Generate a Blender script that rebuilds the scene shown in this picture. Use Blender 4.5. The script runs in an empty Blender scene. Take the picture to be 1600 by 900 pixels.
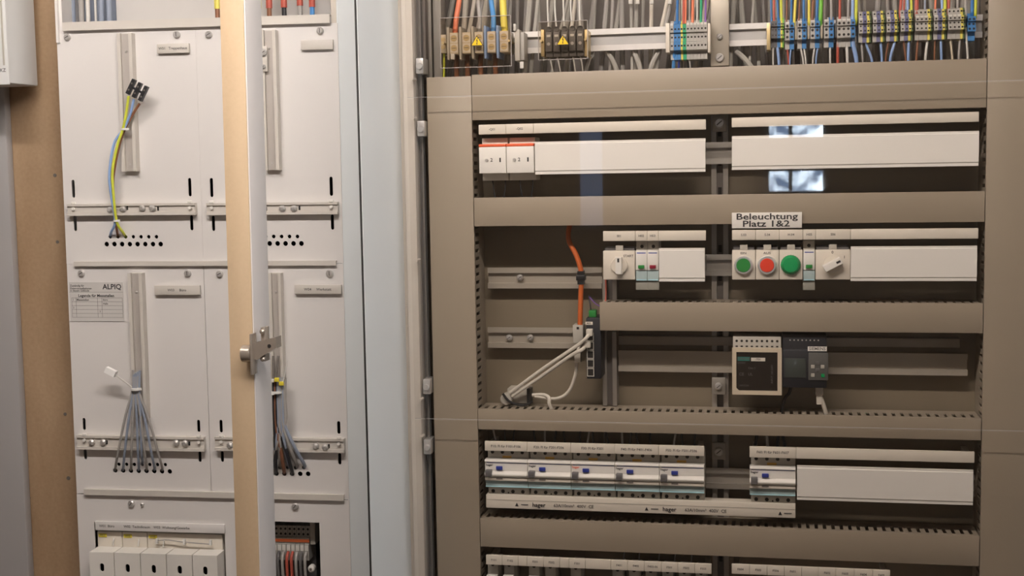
import bpy, bmesh, math, random
from mathutils import Vector, Matrix
random.seed(7)
S = bpy.context.scene
COL = S.collection
# ------------------------------------------------------------------ camera
F = 2018.66; YAW = -0.19400; PIT = 0.08887; ROL = 0.016836; DIST = 2.06; EYE = 1.55
def _rot():
    cy, sy, cp, sp = math.cos(YAW), math.sin(YAW), math.cos(PIT), math.sin(PIT)
    fw = Vector((sy*cp, cy*cp, -sp)); r = Vector((cy, -sy, 0)); d = fw.cross(r)
    c, s = math.cos(ROL), math.sin(ROL)
    return c*r+s*d, -s*r+c*d, fw
RX, RD, RF = _rot()
CAM = Vector((0, -DIST, EYE))
cd = bpy.data.cameras.new('camera'); co = bpy.data.objects.new('camera', cd); COL.objects.link(co)
cd.sensor_width = 36; cd.lens = F*36/1600; cd.clip_start = 0.05
m = Matrix.Identity(4)
for i in range(3):
    m[i][0] = RX[i]; m[i][1] = -RD[i]; m[i][2] = -RF[i]; m[i][3] = CAM[i]
co.matrix_world = m; m0 = m.copy()
S.camera = co
# ------------------------------------------------------------------ world, exposure
w = bpy.data.worlds.new('world'); S.world = w; w.use_nodes = True
w.node_tree.nodes['Background'].inputs[0].default_value = (0.55, 0.7, 1, 1)
w.node_tree.nodes['Background'].inputs[1].default_value = 1.0
S.view_settings.view_transform = 'Standard'; S.view_settings.look = 'None'
S.view_settings.exposure = 0.0; S.view_settings.gamma = 1; S.view_settings.use_curve_mapping = False
LAMP_L = 90.0; LAMP_POS = (-0.45, -0.95, 2.32); LAMP_COL = (1, 0.92, 0.86)
WIN_ADDED = 9.0; WIN_REAR = 30.0  # first value: glow of the added window in the right wall
# ------------------------------------------------------------------ frames: pixel -> metres on a plane of the place
class Frame:
    def __init__(s, o, yaw, roll=0):
        s.o = Vector(o); s.R = Matrix.Rotation(yaw, 3, 'Z') @ Matrix.Rotation(roll, 3, 'Y')
    def W(s, u, v, z): return s.o + s.R @ Vector((u, v, z))
    def at(s, px, py, v=0):
        d = RF + RX*((px-800)/F) + RD*((py-450)/F)
        n = s.R.col[1]
        t = (v - (CAM-s.o).dot(n))/d.dot(n)
        q = s.R.transposed() @ (CAM+d*t-s.o)
        return q.x, q.z
    def rect(s, x0, y0, x1, y1, v=0):
        mx, my = (x0+x1)/2, (y0+y1)/2
        u0 = s.at(x0, my, v)[0]; u1 = s.at(x1, my, v)[0]
        z1 = s.at(mx, y0, v)[1]; z0 = s.at(mx, y1, v)[1]
        return u0, u1, z0, z1
R0 = Frame((0, 0, 0), 0)
_p = R0.at(320, 413, 0)
L0 = Frame((_p[0], 0, 0), 0.0536, 0.004)
# ------------------------------------------------------------------ materials
MATS = {}
def mat(name, col, rough=0.5, metal=0.0, var=0.06, scale=25, bump=0.0, spec=0.5, emit=None, es=0):
    if name in MATS: return MATS[name]
    mt = bpy.data.materials.new(name); mt.use_nodes = True
    nt = mt.node_tree; b = nt.nodes['Principled BSDF']
    b.inputs['Roughness'].default_value = rough; b.inputs['Metallic'].default_value = metal
    b.inputs['Specular IOR Level'].default_value = spec
    tc = nt.nodes.new('ShaderNodeTexCoord'); nz = nt.nodes.new('ShaderNodeTexNoise')
    nz.inputs['Scale'].default_value = scale; nz.inputs['Detail'].default_value = 4
    nt.links.new(tc.outputs['Object'], nz.inputs['Vector'])
    mx = nt.nodes.new('ShaderNodeMix'); mx.data_type = 'RGBA'
    mx.inputs[6].default_value = (*[max(0, c*(1-var)) for c in col], 1)
    mx.inputs[7].default_value = (*[min(1, c*(1+var)) for c in col], 1)
    nt.links.new(nz.outputs['Fac'], mx.inputs[0]); nt.links.new(mx.outputs[2], b.inputs['Base Color'])
    if bump:
        bp = nt.nodes.new('ShaderNodeBump'); bp.inputs['Strength'].default_value = bump; bp.inputs['Distance'].default_value = 0.002
        nt.links.new(nz.outputs['Fac'], bp.inputs['Height']); nt.links.new(bp.outputs[0], b.inputs['Normal'])
    if emit:
        b.inputs['Emission Color'].default_value = (*emit, 1); b.inputs['Emission Strength'].default_value = es
    MATS[name] = mt
    return mt
mat('panel', (0.74, 0.71, 0.69), 0.35, var=0.02, scale=6)
mat('panel_edge', (0.62, 0.58, 0.53), 0.45, var=0.05)
mat('sidewall', (0.80, 0.83, 0.84), 0.35, var=0.03, scale=5)
mat('duct', (0.33, 0.275, 0.21), 0.42, var=0.03, scale=8)
mat('duct_in', (0.32, 0.27, 0.21), 0.5, var=0.03)
mat('plate', (0.25, 0.205, 0.145), 0.4, metal=0.12, var=0.12, scale=7)
mat('rail', (0.74, 0.72, 0.70), 0.38, metal=0.25, var=0.08, scale=40)
mat('profile', (0.40, 0.37, 0.33), 0.42, metal=0.5, var=0.08, scale=30)
mat('recess', (0.17, 0.15, 0.135), 0.6, metal=0.2)
mat('groove', (0.50, 0.46, 0.425), 0.45, metal=0.2)  # shading inside the rail groove, as a darker colour
mat('bright', (0.93, 0.92, 0.90), 0.4)
mat('silver', (0.80, 0.79, 0.78), 0.28, metal=0.75)
mat('railweb_reflect', (0.46, 0.45, 0.44), 0.4, metal=0.4)  # dark reflection on the rail web, put into the colour
mat('rail2', (0.44, 0.395, 0.33), 0.4, metal=0.3)
mat('flapgrey', (0.32, 0.31, 0.27), 0.4)
mat('termblue2', (0.13, 0.135, 0.26), 0.45)
mat('termgreen', (0.09, 0.14, 0.05), 0.45)
mat('handlegrey', (0.15, 0.145, 0.15), 0.4)
mat('cream', (0.60, 0.54, 0.47), 0.5, var=0.03)
mat('device', (0.72, 0.66, 0.57), 0.4, var=0.02)
mat('white', (0.80, 0.77, 0.72), 0.38, var=0.02)
mat('device_grey', (0.47, 0.44, 0.385), 0.5)
mat('flap', (0.42, 0.52, 0.52), 0.3)
mat('blueline', (0.45, 0.72, 0.80), 0.3)
mat('blackp', (0.018, 0.018, 0.02), 0.4)
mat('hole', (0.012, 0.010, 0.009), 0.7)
mat('ink', (0.03, 0.028, 0.03), 0.6)
mat('inkgrey', (0.12, 0.11, 0.105), 0.6)
mat('steel', (0.62, 0.60, 0.58), 0.3, metal=0.55, var=0.1, scale=60)
mat('chrome', (0.46, 0.40, 0.34), 0.25, metal=0.6)
mat('red', (0.75, 0.06, 0.03), 0.35)
mat('stripe', (0.80, 0.13, 0.05), 0.4)
mat('orange', (0.55, 0.12, 0.025), 0.45)
mat('orangelabel', (0.62, 0.36, 0.07), 0.5)
mat('green', (0.03, 0.24, 0.05), 0.3)
mat('greenlamp', (0.01, 0.30, 0.09), 0.25)
mat('darkred', (0.25, 0.01, 0.03), 0.35)
mat('blue', (0.03, 0.16, 0.42), 0.4)
mat('bluebtn', (0.03, 0.05, 0.30), 0.35)
mat('wblue', (0.08, 0.28, 0.62), 0.45)
mat('wlblue', (0.28, 0.42, 0.72), 0.45)
mat('wgy', (0.62, 0.66, 0.06), 0.45, var=0.2, scale=90)
mat('wgreen', (0.16, 0.46, 0.05), 0.45)
mat('wyellow', (0.78, 0.66, 0.10), 0.45)
mat('wbrown', (0.24, 0.10, 0.05), 0.5)
mat('wred', (0.45, 0.09, 0.06), 0.45)
mat('worange', (0.72, 0.20, 0.10), 0.45)
mat('wgrey', (0.36, 0.34, 0.32), 0.5)
mat('wblack', (0.02, 0.02, 0.024), 0.45)
mat('wwhite', (0.66, 0.64, 0.60), 0.45)
mat('wviolet', (0.22, 0.10, 0.36), 0.45)
mat('wlgreen', (0.02, 0.34, 0.16), 0.45)
mat('cablegrey', (0.40, 0.385, 0.35), 0.5)
mat('cablewhite', (0.66, 0.61, 0.53), 0.45)
mat('bluegrey', (0.28, 0.32, 0.40), 0.5)
mat('tie', (0.78, 0.77, 0.74), 0.4)
mat('termgrey', (0.42, 0.40, 0.37), 0.45)
mat('termlight', (0.60, 0.58, 0.55), 0.45)
mat('termyellow', (0.72, 0.62, 0.12), 0.45)
mat('termblue', (0.05, 0.20, 0.46), 0.4)
mat('termdark', (0.12, 0.115, 0.115), 0.45)
mat('termbeige', (0.62, 0.54, 0.41), 0.45)
mat('termorange', (0.46, 0.10, 0.03), 0.45)
mat('brass', (0.60, 0.47, 0.25), 0.4, metal=0.5)
mat('warn', (0.88, 0.60, 0.01), 0.4)
mat('paper', (0.60, 0.575, 0.55), 0.7, var=0.02)
mat('psu_frame', (0.62, 0.53, 0.40), 0.45)
mat('psu_face', (0.02, 0.015, 0.012), 0.3)
mat('teal', (0.02, 0.20, 0.17), 0.5)
mat('anthracite', (0.018, 0.019, 0.024), 0.45)
mat('keypad', (0.10, 0.098, 0.092), 0.5)
mat('lcd', (0.055, 0.065, 0.06), 0.15)
mat('yellowtag', (0.75, 0.63, 0.05), 0.5)
mat('wall', (0.42, 0.34, 0.26), 0.85, var=0.08, scale=4, bump=0.1)
mat('floor', (0.16, 0.13, 0.11), 0.7, var=0.1)
mat('ceiling', (0.5, 0.45, 0.4), 0.9)
mat('greywall', (0.36, 0.345, 0.34), 0.7, var=0.05, scale=5, bump=0.05)
mat('whitebox', (0.74, 0.74, 0.73), 0.4, var=0.02)
mat('postwhite', (0.66, 0.62, 0.60), 0.4, var=0.03, scale=6)
mat('glassadded', (0.5, 0.7, 1.0), 0.4, emit=(0.82, 0.91, 1.0), es=WIN_ADDED)  # glowing pane of the added right-wall window
mat('winframe', (0.6, 0.6, 0.6), 0.5)
mat('lampshade', (0.9, 0.85, 0.75), 0.5, emit=LAMP_COL, es=LAMP_L)
def wood(name, c0, c1, sx, sz, rough=0.6):
    mt = bpy.data.materials.new(name); mt.use_nodes = True; nt = mt.node_tree; b = nt.nodes['Principled BSDF']
    tc = nt.nodes.new('ShaderNodeTexCoord'); mp = nt.nodes.new('ShaderNodeMapping')
    mp.inputs['Scale'].default_value = (sx, sx, sz)
    nz = nt.nodes.new('ShaderNodeTexNoise'); nz.inputs['Scale'].default_value = 1.0; nz.inputs['Detail'].default_value = 6
    nz2 = nt.nodes.new('ShaderNodeTexNoise'); nz2.inputs['Scale'].default_value = 160; nz2.inputs['Detail'].default_value = 3
    rp = nt.nodes.new('ShaderNodeValToRGB')
    rp.color_ramp.elements[0].position = 0.3; rp.color_ramp.elements[0].color = (*c0, 1)
    rp.color_ramp.elements[1].position = 0.75; rp.color_ramp.elements[1].color = (*c1, 1)
    ad = nt.nodes.new('ShaderNodeMath'); ad.operation = 'MULTIPLY_ADD'; ad.inputs[1].default_value = 0.3; 
    L = nt.links.new
    L(tc.outputs['Object'], mp.inputs[0]); L(mp.outputs[0], nz.inputs['Vector']); L(tc.outputs['Object'], nz2.inputs['Vector'])
    sb = nt.nodes.new('ShaderNodeMath'); sb.operation = 'SUBTRACT'; sb.inputs[1].default_value = 0.5
    L(nz2.outputs['Fac'], sb.inputs[0]); L(sb.outputs[0], ad.inputs[0]); L(nz.outputs['Fac'], ad.inputs[2])
    L(ad.outputs[0], rp.inputs[0]); L(rp.outputs[0], b.inputs['Base Color'])
    b.inputs['Roughness'].default_value = rough
    MATS[name] = mt
wood('ply', (0.30, 0.19, 0.105), (0.46, 0.325, 0.205), 9, 3)
wood('postwood', (0.50, 0.365, 0.23), (0.59, 0.445, 0.29), 14, 2)
def clear(name, tint, rough=0.02, refl=1.0):
    mt = bpy.data.materials.new(name); mt.use_nodes = True; nt = mt.node_tree
    nt.nodes.remove(nt.nodes['Principled BSDF']); out = nt.nodes['Material Output']
    tr = nt.nodes.new('ShaderNodeBsdfTransparent'); tr.inputs[0].default_value = (*tint, 1)
    gl = nt.nodes.new('ShaderNodeBsdfGlossy'); gl.inputs['Roughness'].default_value = rough
    fr = nt.nodes.new('ShaderNodeFresnel'); 
    ge = nt.nodes.new('ShaderNodeNewGeometry'); io = nt.nodes.new('ShaderNodeMix'); io.inputs[2].default_value = 1.45; io.inputs[3].default_value = 1/1.45
    nt.links.new(ge.outputs['Backfacing'], io.inputs[0]); nt.links.new(io.outputs[0], fr.inputs['IOR'])
    mu = nt.nodes.new('ShaderNodeMath'); mu.operation = 'MULTIPLY'; mu.inputs[1].default_value = refl
    mx = nt.nodes.new('ShaderNodeMixShader'); L = nt.links.new
    L(fr.outputs[0], mu.inputs[0]); L(mu.outputs[0], mx.inputs[0]); L(tr.outputs[0], mx.inputs[1]); L(gl.outputs[0], mx.inputs[2])
    L(mx.outputs[0], out.inputs[0]); MATS[name] = mt
clear('plexi', (0.97, 0.96, 0.95)); clear('cover', (0.93, 0.90, 0.86), 0.05)
mat('plexi_edge', (0.42, 0.39, 0.37), 0.25)
mat('glassdim', (0.5, 0.7, 1.0), 0.4, emit=(0.45, 0.6, 1.0), es=1.1)
# bright garden seen through the rear window: blotchy sky behind twigs
mt = mat('glassrear', (0.5, 0.7, 1.0), 0.4, emit=(0.7, 0.82, 1.0), es=1)
nt = mt.node_tree; b = nt.nodes['Principled BSDF']
nz = nt.nodes.new('ShaderNodeTexNoise'); nz.inputs['Scale'].default_value = 14; nz.inputs['Detail'].default_value = 8
rp = nt.nodes.new('ShaderNodeValToRGB'); rp.color_ramp.elements[0].position = 0.40; rp.color_ramp.elements[0].color = (0.05, 0.08, 0.14, 1)
rp.color_ramp.elements[1].position = 0.62; rp.color_ramp.elements[1].color = (0.75, 0.88, 1, 1)
tc = nt.nodes.new('ShaderNodeTexCoord'); nt.links.new(tc.outputs['Object'], nz.inputs['Vector'])
nt.links.new(nz.outputs['Fac'], rp.inputs[0]); nt.links.new(rp.outputs[0], b.inputs['Emission Color'])
b.inputs['Emission Strength'].default_value = WIN_REAR
# ------------------------------------------------------------------ mesh building
ORG = {}; FRM = {}
def tag(o, label=None, cat=None, group=None, kind=None):
    if label: o['label'] = label
    if cat: o['category'] = cat
    if group: o['group'] = group
    if kind: o['kind'] = kind
    return o
def place(o, fr, u, v, z):
    o.matrix_world = Matrix.Translation(fr.W(u, v, z)) @ fr.R.to_4x4()
def thing(name, label, cat, u, v, z, fr=R0, group=None):
    o = bpy.data.objects.new(name, None); COL.objects.link(o); o.empty_display_size = 0.02
    place(o, fr, u, v, z); ORG[o.name] = Vector((u, v, z)); FRM[o.name] = fr
    return tag(o, label, cat, group)
class MB:
    def __init__(s): s.v = []; s.f = []
    def add(s, vs, fs):
        n = len(s.v); s.v += [Vector(p) for p in vs]; s.f += [[i+n for i in f] for f in fs]; return s
    def box(s, u0, u1, v0, v1, z0, z1, b=0):
        if u0 > u1: u0, u1 = u1, u0
        if v0 > v1: v0, v1 = v1, v0
        if z0 > z1: z0, z1 = z1, z0
        if b:
            bm = bmesh.new(); bmesh.ops.create_cube(bm, size=1)
            for q in bm.verts:
                q.co = Vector((u0+(q.co.x+.5)*(u1-u0), v0+(q.co.y+.5)*(v1-v0), z0+(q.co.z+.5)*(z1-z0)))
            b = min(b, .45*(u1-u0), .45*(v1-v0), .45*(z1-z0))
            bmesh.ops.bevel(bm, geom=bm.edges[:], offset=b, segments=2, affect='EDGES', profile=0.5)
            bm.verts.index_update()
            s.add([q.co.copy() for q in bm.verts], [[q.index for q in f.verts] for f in bm.faces]); bm.free(); return s
        P = [(u0,v0,z0),(u1,v0,z0),(u1,v1,z0),(u0,v1,z0),(u0,v0,z1),(u1,v0,z1),(u1,v1,z1),(u0,v1,z1)]
        return s.add(P, [(0,3,2,1),(4,5,6,7),(0,1,5,4),(1,2,6,5),(2,3,7,6),(3,0,4,7)])
    def prism(s, prof, u0, u1):          # prof: (v,z) points, run along u
        n = len(prof)
        vs = [(u0, a, c) for a, c in prof]+[(u1, a, c) for a, c in prof]
        fs = [(i, (i+1) % n, n+(i+1) % n, n+i) for i in range(n)]+[tuple(range(n))[::-1], tuple(range(n, 2*n))]
        return s.add(vs, fs)
    def cyl(s, c, ax, r, l, n=16, r2=None, cap=0.0):   # from c along ax by l
        r2 = r if r2 is None else r2
        ax = Vector(ax).normalized(); t = Vector((0,0,1)) if abs(ax.z) < .9 else Vector((1,0,0))
        a = ax.cross(t).normalized(); b = ax.cross(a); c = Vector(c)
        rings = [(0, r), (l-cap, r2)] if cap else [(0, r), (l, r2)]
        if cap: rings += [(l, r2-cap)]
        vs = []
        for h, rr in rings: vs += [c+ax*h+(a*math.cos(2*math.pi*i/n)+b*math.sin(2*math.pi*i/n))*rr for i in range(n)]
        k = len(rings); fs = []
        for j in range(k-1): fs += [(j*n+i, j*n+(i+1) % n, (j+1)*n+(i+1) % n, (j+1)*n+i) for i in range(n)]
        fs += [tuple(range(n))[::-1], tuple(range((k-1)*n, k*n))]
        return s.add(vs, fs)
    def tube(s, pts, r, n=8, sub=5):
        P = [Vector(p) for p in pts]
        if len(P) > 2:
            Q = []
            for i in range(len(P)-1):
                p0 = P[max(0, i-1)]; p1 = P[i]; p2 = P[i+1]; p3 = P[min(len(P)-1, i+2)]
                for k in range(sub):
                    t = k/sub
                    Q.append(.5*((2*p1)+(p2-p0)*t+(2*p0-5*p1+4*p2-p3)*t*t+(3*p1-p0-3*p2+p3)*t**3))
            P = Q+[P[-1]]
        vs = []; fs = []; prev = None
        for i, p in enumerate(P):
            d = (P[min(i+1, len(P)-1)]-P[max(i-1, 0)]).normalized()
            t = prev if prev is not None else (Vector((1,0,0)) if abs(d.x) < .8 else Vector((0,0,1)))
            a = (t-d*t.dot(d)).normalized(); prev = a; b = d.cross(a)
            vs += [p+(a*math.cos(2*math.pi*k/n)+b*math.sin(2*math.pi*k/n))*r for k in range(n)]
        for i in range(len(P)-1): fs += [(i*n+k, i*n+(k+1) % n, (i+1)*n+(k+1) % n, (i+1)*n+k) for k in range(n)]
        fs += [tuple(range(n))[::-1], tuple(range((len(P)-1)*n, len(P)*n))]
        return s.add(vs, fs)
    def plate(s, outer, holes, v0, v1):  # outer / holes: loops of (u,z); a sheet from v0 (front) to v1 with real openings
        bm = bmesh.new(); es = []
        for lp in [outer]+holes:
            vv = [bm.verts.new((a, v0, c)) for a, c in lp]
            es += [bm.edges.new((vv[i], vv[(i+1) % len(vv)])) for i in range(len(vv))]
        bmesh.ops.triangle_fill(bm, use_beauty=True, use_dissolve=False, edges=es)
        bmesh.ops.recalc_face_normals(bm, faces=bm.faces[:])
        r = bmesh.ops.extrude_face_region(bm, geom=bm.faces[:])
        for q in r['geom']:
            if isinstance(q, bmesh.types.BMVert): q.co.y = v1
        bmesh.ops.recalc_face_normals(bm, faces=bm.faces[:]); bm.verts.index_update()
        s.add([q.co.copy() for q in bm.verts], [[q.index for q in f.verts] for f in bm.faces]); bm.free(); return s
    def text(s, t, u, z, v, size, sx=1.0, ax='CENTER', rot=0):
        cu = bpy.data.curves.new('t', 'FONT'); cu.body = t; cu.size = size; cu.align_x = ax; cu.align_y = 'CENTER'; cu.resolution_u = 2; cu.offset = size*.018
        ob = bpy.data.objects.new('t', cu); COL.objects.link(ob)
        dg = bpy.context.evaluated_depsgraph_get(); me = bpy.data.meshes.new_from_object(ob.evaluated_get(dg))
        cr, sr = math.cos(rot), math.sin(rot)
        s.add([(u+(p.co.x*cr*sx-p.co.y*sr), v, z+(p.co.x*sr*sx+p.co.y*cr)) for p in me.vertices], [list(f.vertices) for f in me.polygons])
        bpy.data.objects.remove(ob); bpy.data.curves.remove(cu); bpy.data.meshes.remove(me); return s
    def build(s, name, material, parent=None, fr=None, label=None, cat=None, group=None, kind=None, smooth=True):
        if parent is not None: o = ORG[parent.name]; fr = FRM[parent.name]
        else:
            fr = fr or R0
            lo = [min(p[i] for p in s.v) for i in range(3)]; hi = [max(p[i] for p in s.v) for i in range(3)]
            o = Vector(((lo[0]+hi[0])/2, (lo[1]+hi[1])/2, lo[2]))
        me = bpy.data.meshes.new(name); me.from_pydata([tuple(p-o) for p in s.v], [], s.f)
        bm = bmesh.new(); bm.from_mesh(me); bmesh.ops.recalc_face_normals(bm, faces=bm.faces[:]); bm.to_mesh(me); bm.free()
        if smooth:
            me.polygons.foreach_set('use_smooth', [True]*len(me.polygons)); me.set_sharp_from_angle(angle=math.radians(38))
        me.materials.append(MATS[material])
        ob = bpy.data.objects.new(name, me); COL.objects.link(ob)
        ORG[ob.name] = o; FRM[ob.name] = fr
        if parent is not None: ob.parent = parent
        else: place(ob, fr, *o)
        return tag(ob, label, cat, group, kind)
def subpart(mb, name, material, part, label=None):       # child of a part that is itself a mesh (shares its origin)
    return mb.build(name, material, part, label=label)
def copy_tree(o, parent=None):
    c = o.copy(); COL.objects.link(c)
    if parent is not None: c.parent = parent
    ORG[c.name] = ORG[o.name].copy(); FRM[c.name] = FRM[o.name]
    for ch in list(o.children): copy_tree(ch, c)
    return c
def circ(u, z, r, n=12): return [(u+r*math.cos(2*math.pi*i/n), z+r*math.sin(2*math.pi*i/n)) for i in range(n)]
def slot(u, z0, z1, r, n=6):
    return [(u+r*math.cos(math.pi*i/n), z1-r+r*math.sin(math.pi*i/n)) for i in range(n+1)] + \
           [(u-r*math.cos(math.pi*i/n), z0+r-r*math.sin(math.pi*i/n)) for i in range(n+1)]
def screw_mb(u, v, z, r, h=0.004, slotang=0.5):
    m = MB().cyl((u, v, z), (0,-1,0), r, h, 14, cap=h*.35)
    return m
def screw(parent, u, v, z, r, h=0.004, ang=0.6, name='screw'):
    sc = screw_mb(u, v, z, r, h).build(name, 'steel', parent)
    c, s_ = math.cos(ang), math.sin(ang); l = r*.62; t = r*.11
    P = [(u+c*l-s_*t, z+s_*l+c*t), (u-c*l-s_*t, z-s_*l+c*t), (u-c*l+s_*t, z-s_*l-c*t), (u+c*l+s_*t, z+s_*l-c*t)]
    subpart(MB().add([(a, v-h-.0002, c_) for a, c_ in P], [(0,1,2,3)]), 'screw_slot', 'inkgrey', sc)
    return sc
# ================================================================== THE ROOM
MB().box(-3, 3, -4.4, 0.3, -0.05, 0).build('floor', 'floor', kind='structure')
MB().box(-3, 3, -4.4, 0.3, 2.62, 2.68).build('ceiling', 'ceiling', kind='structure')
MB().box(-3, 3, 0.2, 0.3, 0, 2.62).build('wall_front', 'wall', kind='structure')
MB().box(-3.05, -3, -4.4, 0.3, 0, 2.62).build('wall_left', 'wall', kind='structure')
# right wall with an added, unseen clerestory window for blue side light
sy0, sy1, sz0, sz1 = -1.35, -0.30, 1.95, 2.55
m = MB().box(2.6, 2.66, -4.4, sy0, 0, 2.62).box(2.6, 2.66, sy1, 0.2, 0, 2.62).box(2.6, 2.66, sy0, sy1, 0, sz0).box(2.6, 2.66, sy0, sy1, sz1, 2.62)
m.build('wall_right', 'wall', kind='structure')
MB().box(2.63, 2.635, sy0, sy1, sz0, sz1).build('window_1', 'glassadded', kind='structure')
# rear wall with the window that mirrors in the clear covers
def mirror(px, py, yw):
    d = RF + RX*((px-800)/F) + RD*((py-450)/F); t = (DIST-0.034)/d.y
    p = CAM + d*t; d2 = Vector((d.x, -d.y, d.z)); t2 = (yw-p.y)/d2.y
    return p+d2*t2
YB = -4.3
a = mirror(1196, 193, YB); c = mirror(1292, 213, YB); e = mirror(1203, 264, YB); g = mirror(1268, 298, YB)
wx0, wx1 = min(a.x, c.x), max(a.x, c.x)
m = MB().box(-3, wx0, YB-.06, YB, 0, 2.62).box(wx1, 2.6, YB-.06, YB, 0, 2.62).box(wx0, wx1, YB-.06, YB, 0, g.z).box(wx0, wx1, YB-.06, YB, c.z, e.z).box(wx0, wx1, YB-.06, YB, a.z, 2.62)
m.build('wall_rear', 'wall', kind='structure')
for wi, (p, q) in enumerate(((c, a), (g, e))):
    wn = MB().box(wx0, wx1, YB-.04, YB-.035, p.z, q.z).build('window_%d' % (wi+2), 'glassrear', kind='structure')
    fm = MB().box(wx0, wx1, YB-.03, YB-.02, q.z-.012, q.z)
    for f in (0, .38, .94): fm.box(wx0+f*(wx1-wx0), wx0+f*(wx1-wx0)+.018, YB-.03, YB-.02, p.z, q.z)
    fm.build('window_frame', 'recess', wn)
# ajar door gap with dim daylight, mirrored as a pale stripe
a = mirror(906, 205, YB); b = mirror(942, 352, YB)
MB().box(min(a.x, b.x), max(a.x, b.x), YB, YB+.004, b.z, a.z).build('window_4', 'glassdim', kind='structure')
# ceiling lamp
lx, ly, lz = LAMP_POS
lp = thing('ceiling_lamp', 'long fluorescent tube lamp hung above the cabinets', 'lamp', lx, ly, lz-.03)
MB().box(lx-.78, lx+.78, ly-.05, ly+.05, lz+.05, lz+.09, .006).build('housing', 'whitebox', lp)
for q in (-.74, .74): MB().box(lx+q-.012, lx+q+.012, ly-.03, ly+.03, lz-.03, lz+.05, .004).build('socket', 'whitebox', lp)
for q in (-.5, .5): MB().cyl((lx+q, ly, lz+.09), (0,0,1), .006, 2.62-lz-.09, 10).build('hanger', 'whitebox', lp)
MB().cyl((lx-.73, ly, lz), (1,0,0), .026, 1.46, 20).build('tube', 'lampshade', lp)
def LPX(px, py): return L0.W(L0.at(px, py)[0], 0, 0).x
# ================================================================== LEFT SIDE: plywood, pillar, white box
u0, _ = R0.at(30, 450, .03); u1, _ = R0.at(118, 450, .03)
u1 = LPX(104, 413)-.016
bd = thing('plywood_board', 'brown plywood backing board beside the meter panels', 'board', (u0+u1)/2, .03, .0)
MB().box(u0-.12, u1, .03, .198, 0, 2.58).build('sheet', 'ply', bd)
for x, y, r in ((86,274,.0032), (90,378,.003), (102,647,.003), (107,747,.0036), (46,778,.0024)):
    a = R0.at(x, y, .03); MB().cyl((a[0], .03, a[1]), (0,-1,0), r, .001, 12).build('nail_head', 'recess', bd)
u1, _ = R0.at(22, 450, .010)
MB().box(u1-.25, u1, .010, .029, 0, 2.6, .003).build('trim_1', 'greywall', kind='structure')
a = R0.at(14, 132, -.10)
wb = thing('wall_cabinet', 'white wall cabinet corner beside the plywood board', 'cabinet', a[0]-.15, .009, a[1])
MB().box(a[0]-.3, a[0]-.012, -.096, .009, a[1]+.004, a[1]+.8, .003).build('body', 'whitebox', wb)
MB().box(a[0]-.3, a[0], -.10, -.096, a[1], a[1]+.8, .001).build('door', 'whitebox', wb)
b_ = R0.at(8, 100, -.10); c_ = R0.at(3, 110, -.1)
MB().box(b_[0]-.003, b_[0], -.1015, -.10, b_[1]-.002, a[1]+.79).build('trim_line', 'device_grey', wb)
MB().text('EKZ', c_[0], c_[1], -.1005, .008).build('lettering', 'inkgrey', wb)
# ================================================================== LEFT: METER CABINET
def LP(px, py, v=0): return L0.at(px, py, v)
xl = LP(84, 45)[0]; xr = LP(536.5, 413)[0]
xl = LP(104, 413)[0]
mc = thing('meter_cabinet', 'white sheet metal meter cabinet holding the meter panels', 'cabinet', (xl+xr)/2, .10, .3, L0)
zt = 2.35; zb = .3
MB().box(xr-.002, xr, .002, .115, zb, zt).build('side_wall', 'sidewall', mc)
_fu = LP(569, 413, .02)[0]
MB().add([(xr, .002, zb), (_fu, .02, zb), (_fu, .022, zb), (xr, .004, zb), (xr, .002, zt), (_fu, .02, zt), (_fu, .022, zt), (xr, .004, zt)], [(0,3,2,1),(4,5,6,7),(0,1,5,4),(1,2,6,5),(2,3,7,6),(3,0,4,7)]).build('filler_strip', 'sidewall', mc)
MB().box(xl, xl+.002, .002, .115, zb, zt).build('side_wall', 'panel', mc)
MB().box(xl, xr, .113, .116, zb, zt).build('back_wall', 'hole', mc)
zt1 = LP(310, 42)[1]
MB().box(xl+.002, LP(96, 20)[0], .001, .004, zt1, zt).box(xl+.002, xl+.006, -.006, .001, zt1-.02, zt).build('flange', 'panel', mc)
MB().box(LP(517, 20)[0], xr-.002, .001, .004, zt1, zt).build('flange', 'cream', mc)
MB().box(LP(96, 20, .09)[0], LP(184, 20, .09)[0], .09, .093, zt1-.02, zt).build('side_sheet', 'bluegrey', mc)
MB().box(LP(182, 20, .08)[0], xr-.012, .08, .083, zt1-.02, zt).build('back_sheet', 'paper', mc)
# ledge strips
def ledge(x0, x1, ya, yb, d=.014):
    u0 = LP(x0, (ya+yb)/2, -d)[0]; u1 = LP(x1, (ya+yb)/2, -d)[0]
    z1 = LP((x0+x1)/2, ya, -d)[1]; z0 = LP((x0+x1)/2, yb, -d)[1]
    MB().prism([(.004, z1), (-d, z1), (-d, z0), (-d+.002, z0), (-d+.002, z1-.003), (.004, z1-.003)], u0, u1).build('ledge_strip', 'panel_edge', mc)
ledge(97, 515, 28.5, 42, .008); ledge(115, 525, 408, 415.5, .006); ledge(131, 537, 769, 778, .006)
# grey conduits left of the upper back sheet
for i, (x, wpx, mm) in enumerate(((104, 5, 'wwhite'), (113, 9, 'bluegrey'), (127, 9, 'wgrey'), (137, 7, 'wwhite'), (149, 4, 'wwhite'), (158, 9, 'bluegrey'), (170, 9, 'bluegrey'))):
    u, z = LP(x, 20, .06); r = wpx*.00055
    MB().tube([(u, .06, zt1-.03), (u+.001, .06, zt1+.15), (u, .06, zt)], r, 10).build('riser_cable', mm, fr=L0,
        label='vertical %s riser cable in the meter cabinet beside the plywood board' % {'wwhite': 'pale', 'bluegrey': 'blue-grey', 'wgrey': 'dull grey'}[mm], cat='cable', group='riser cables in the meter cabinet')
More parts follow.
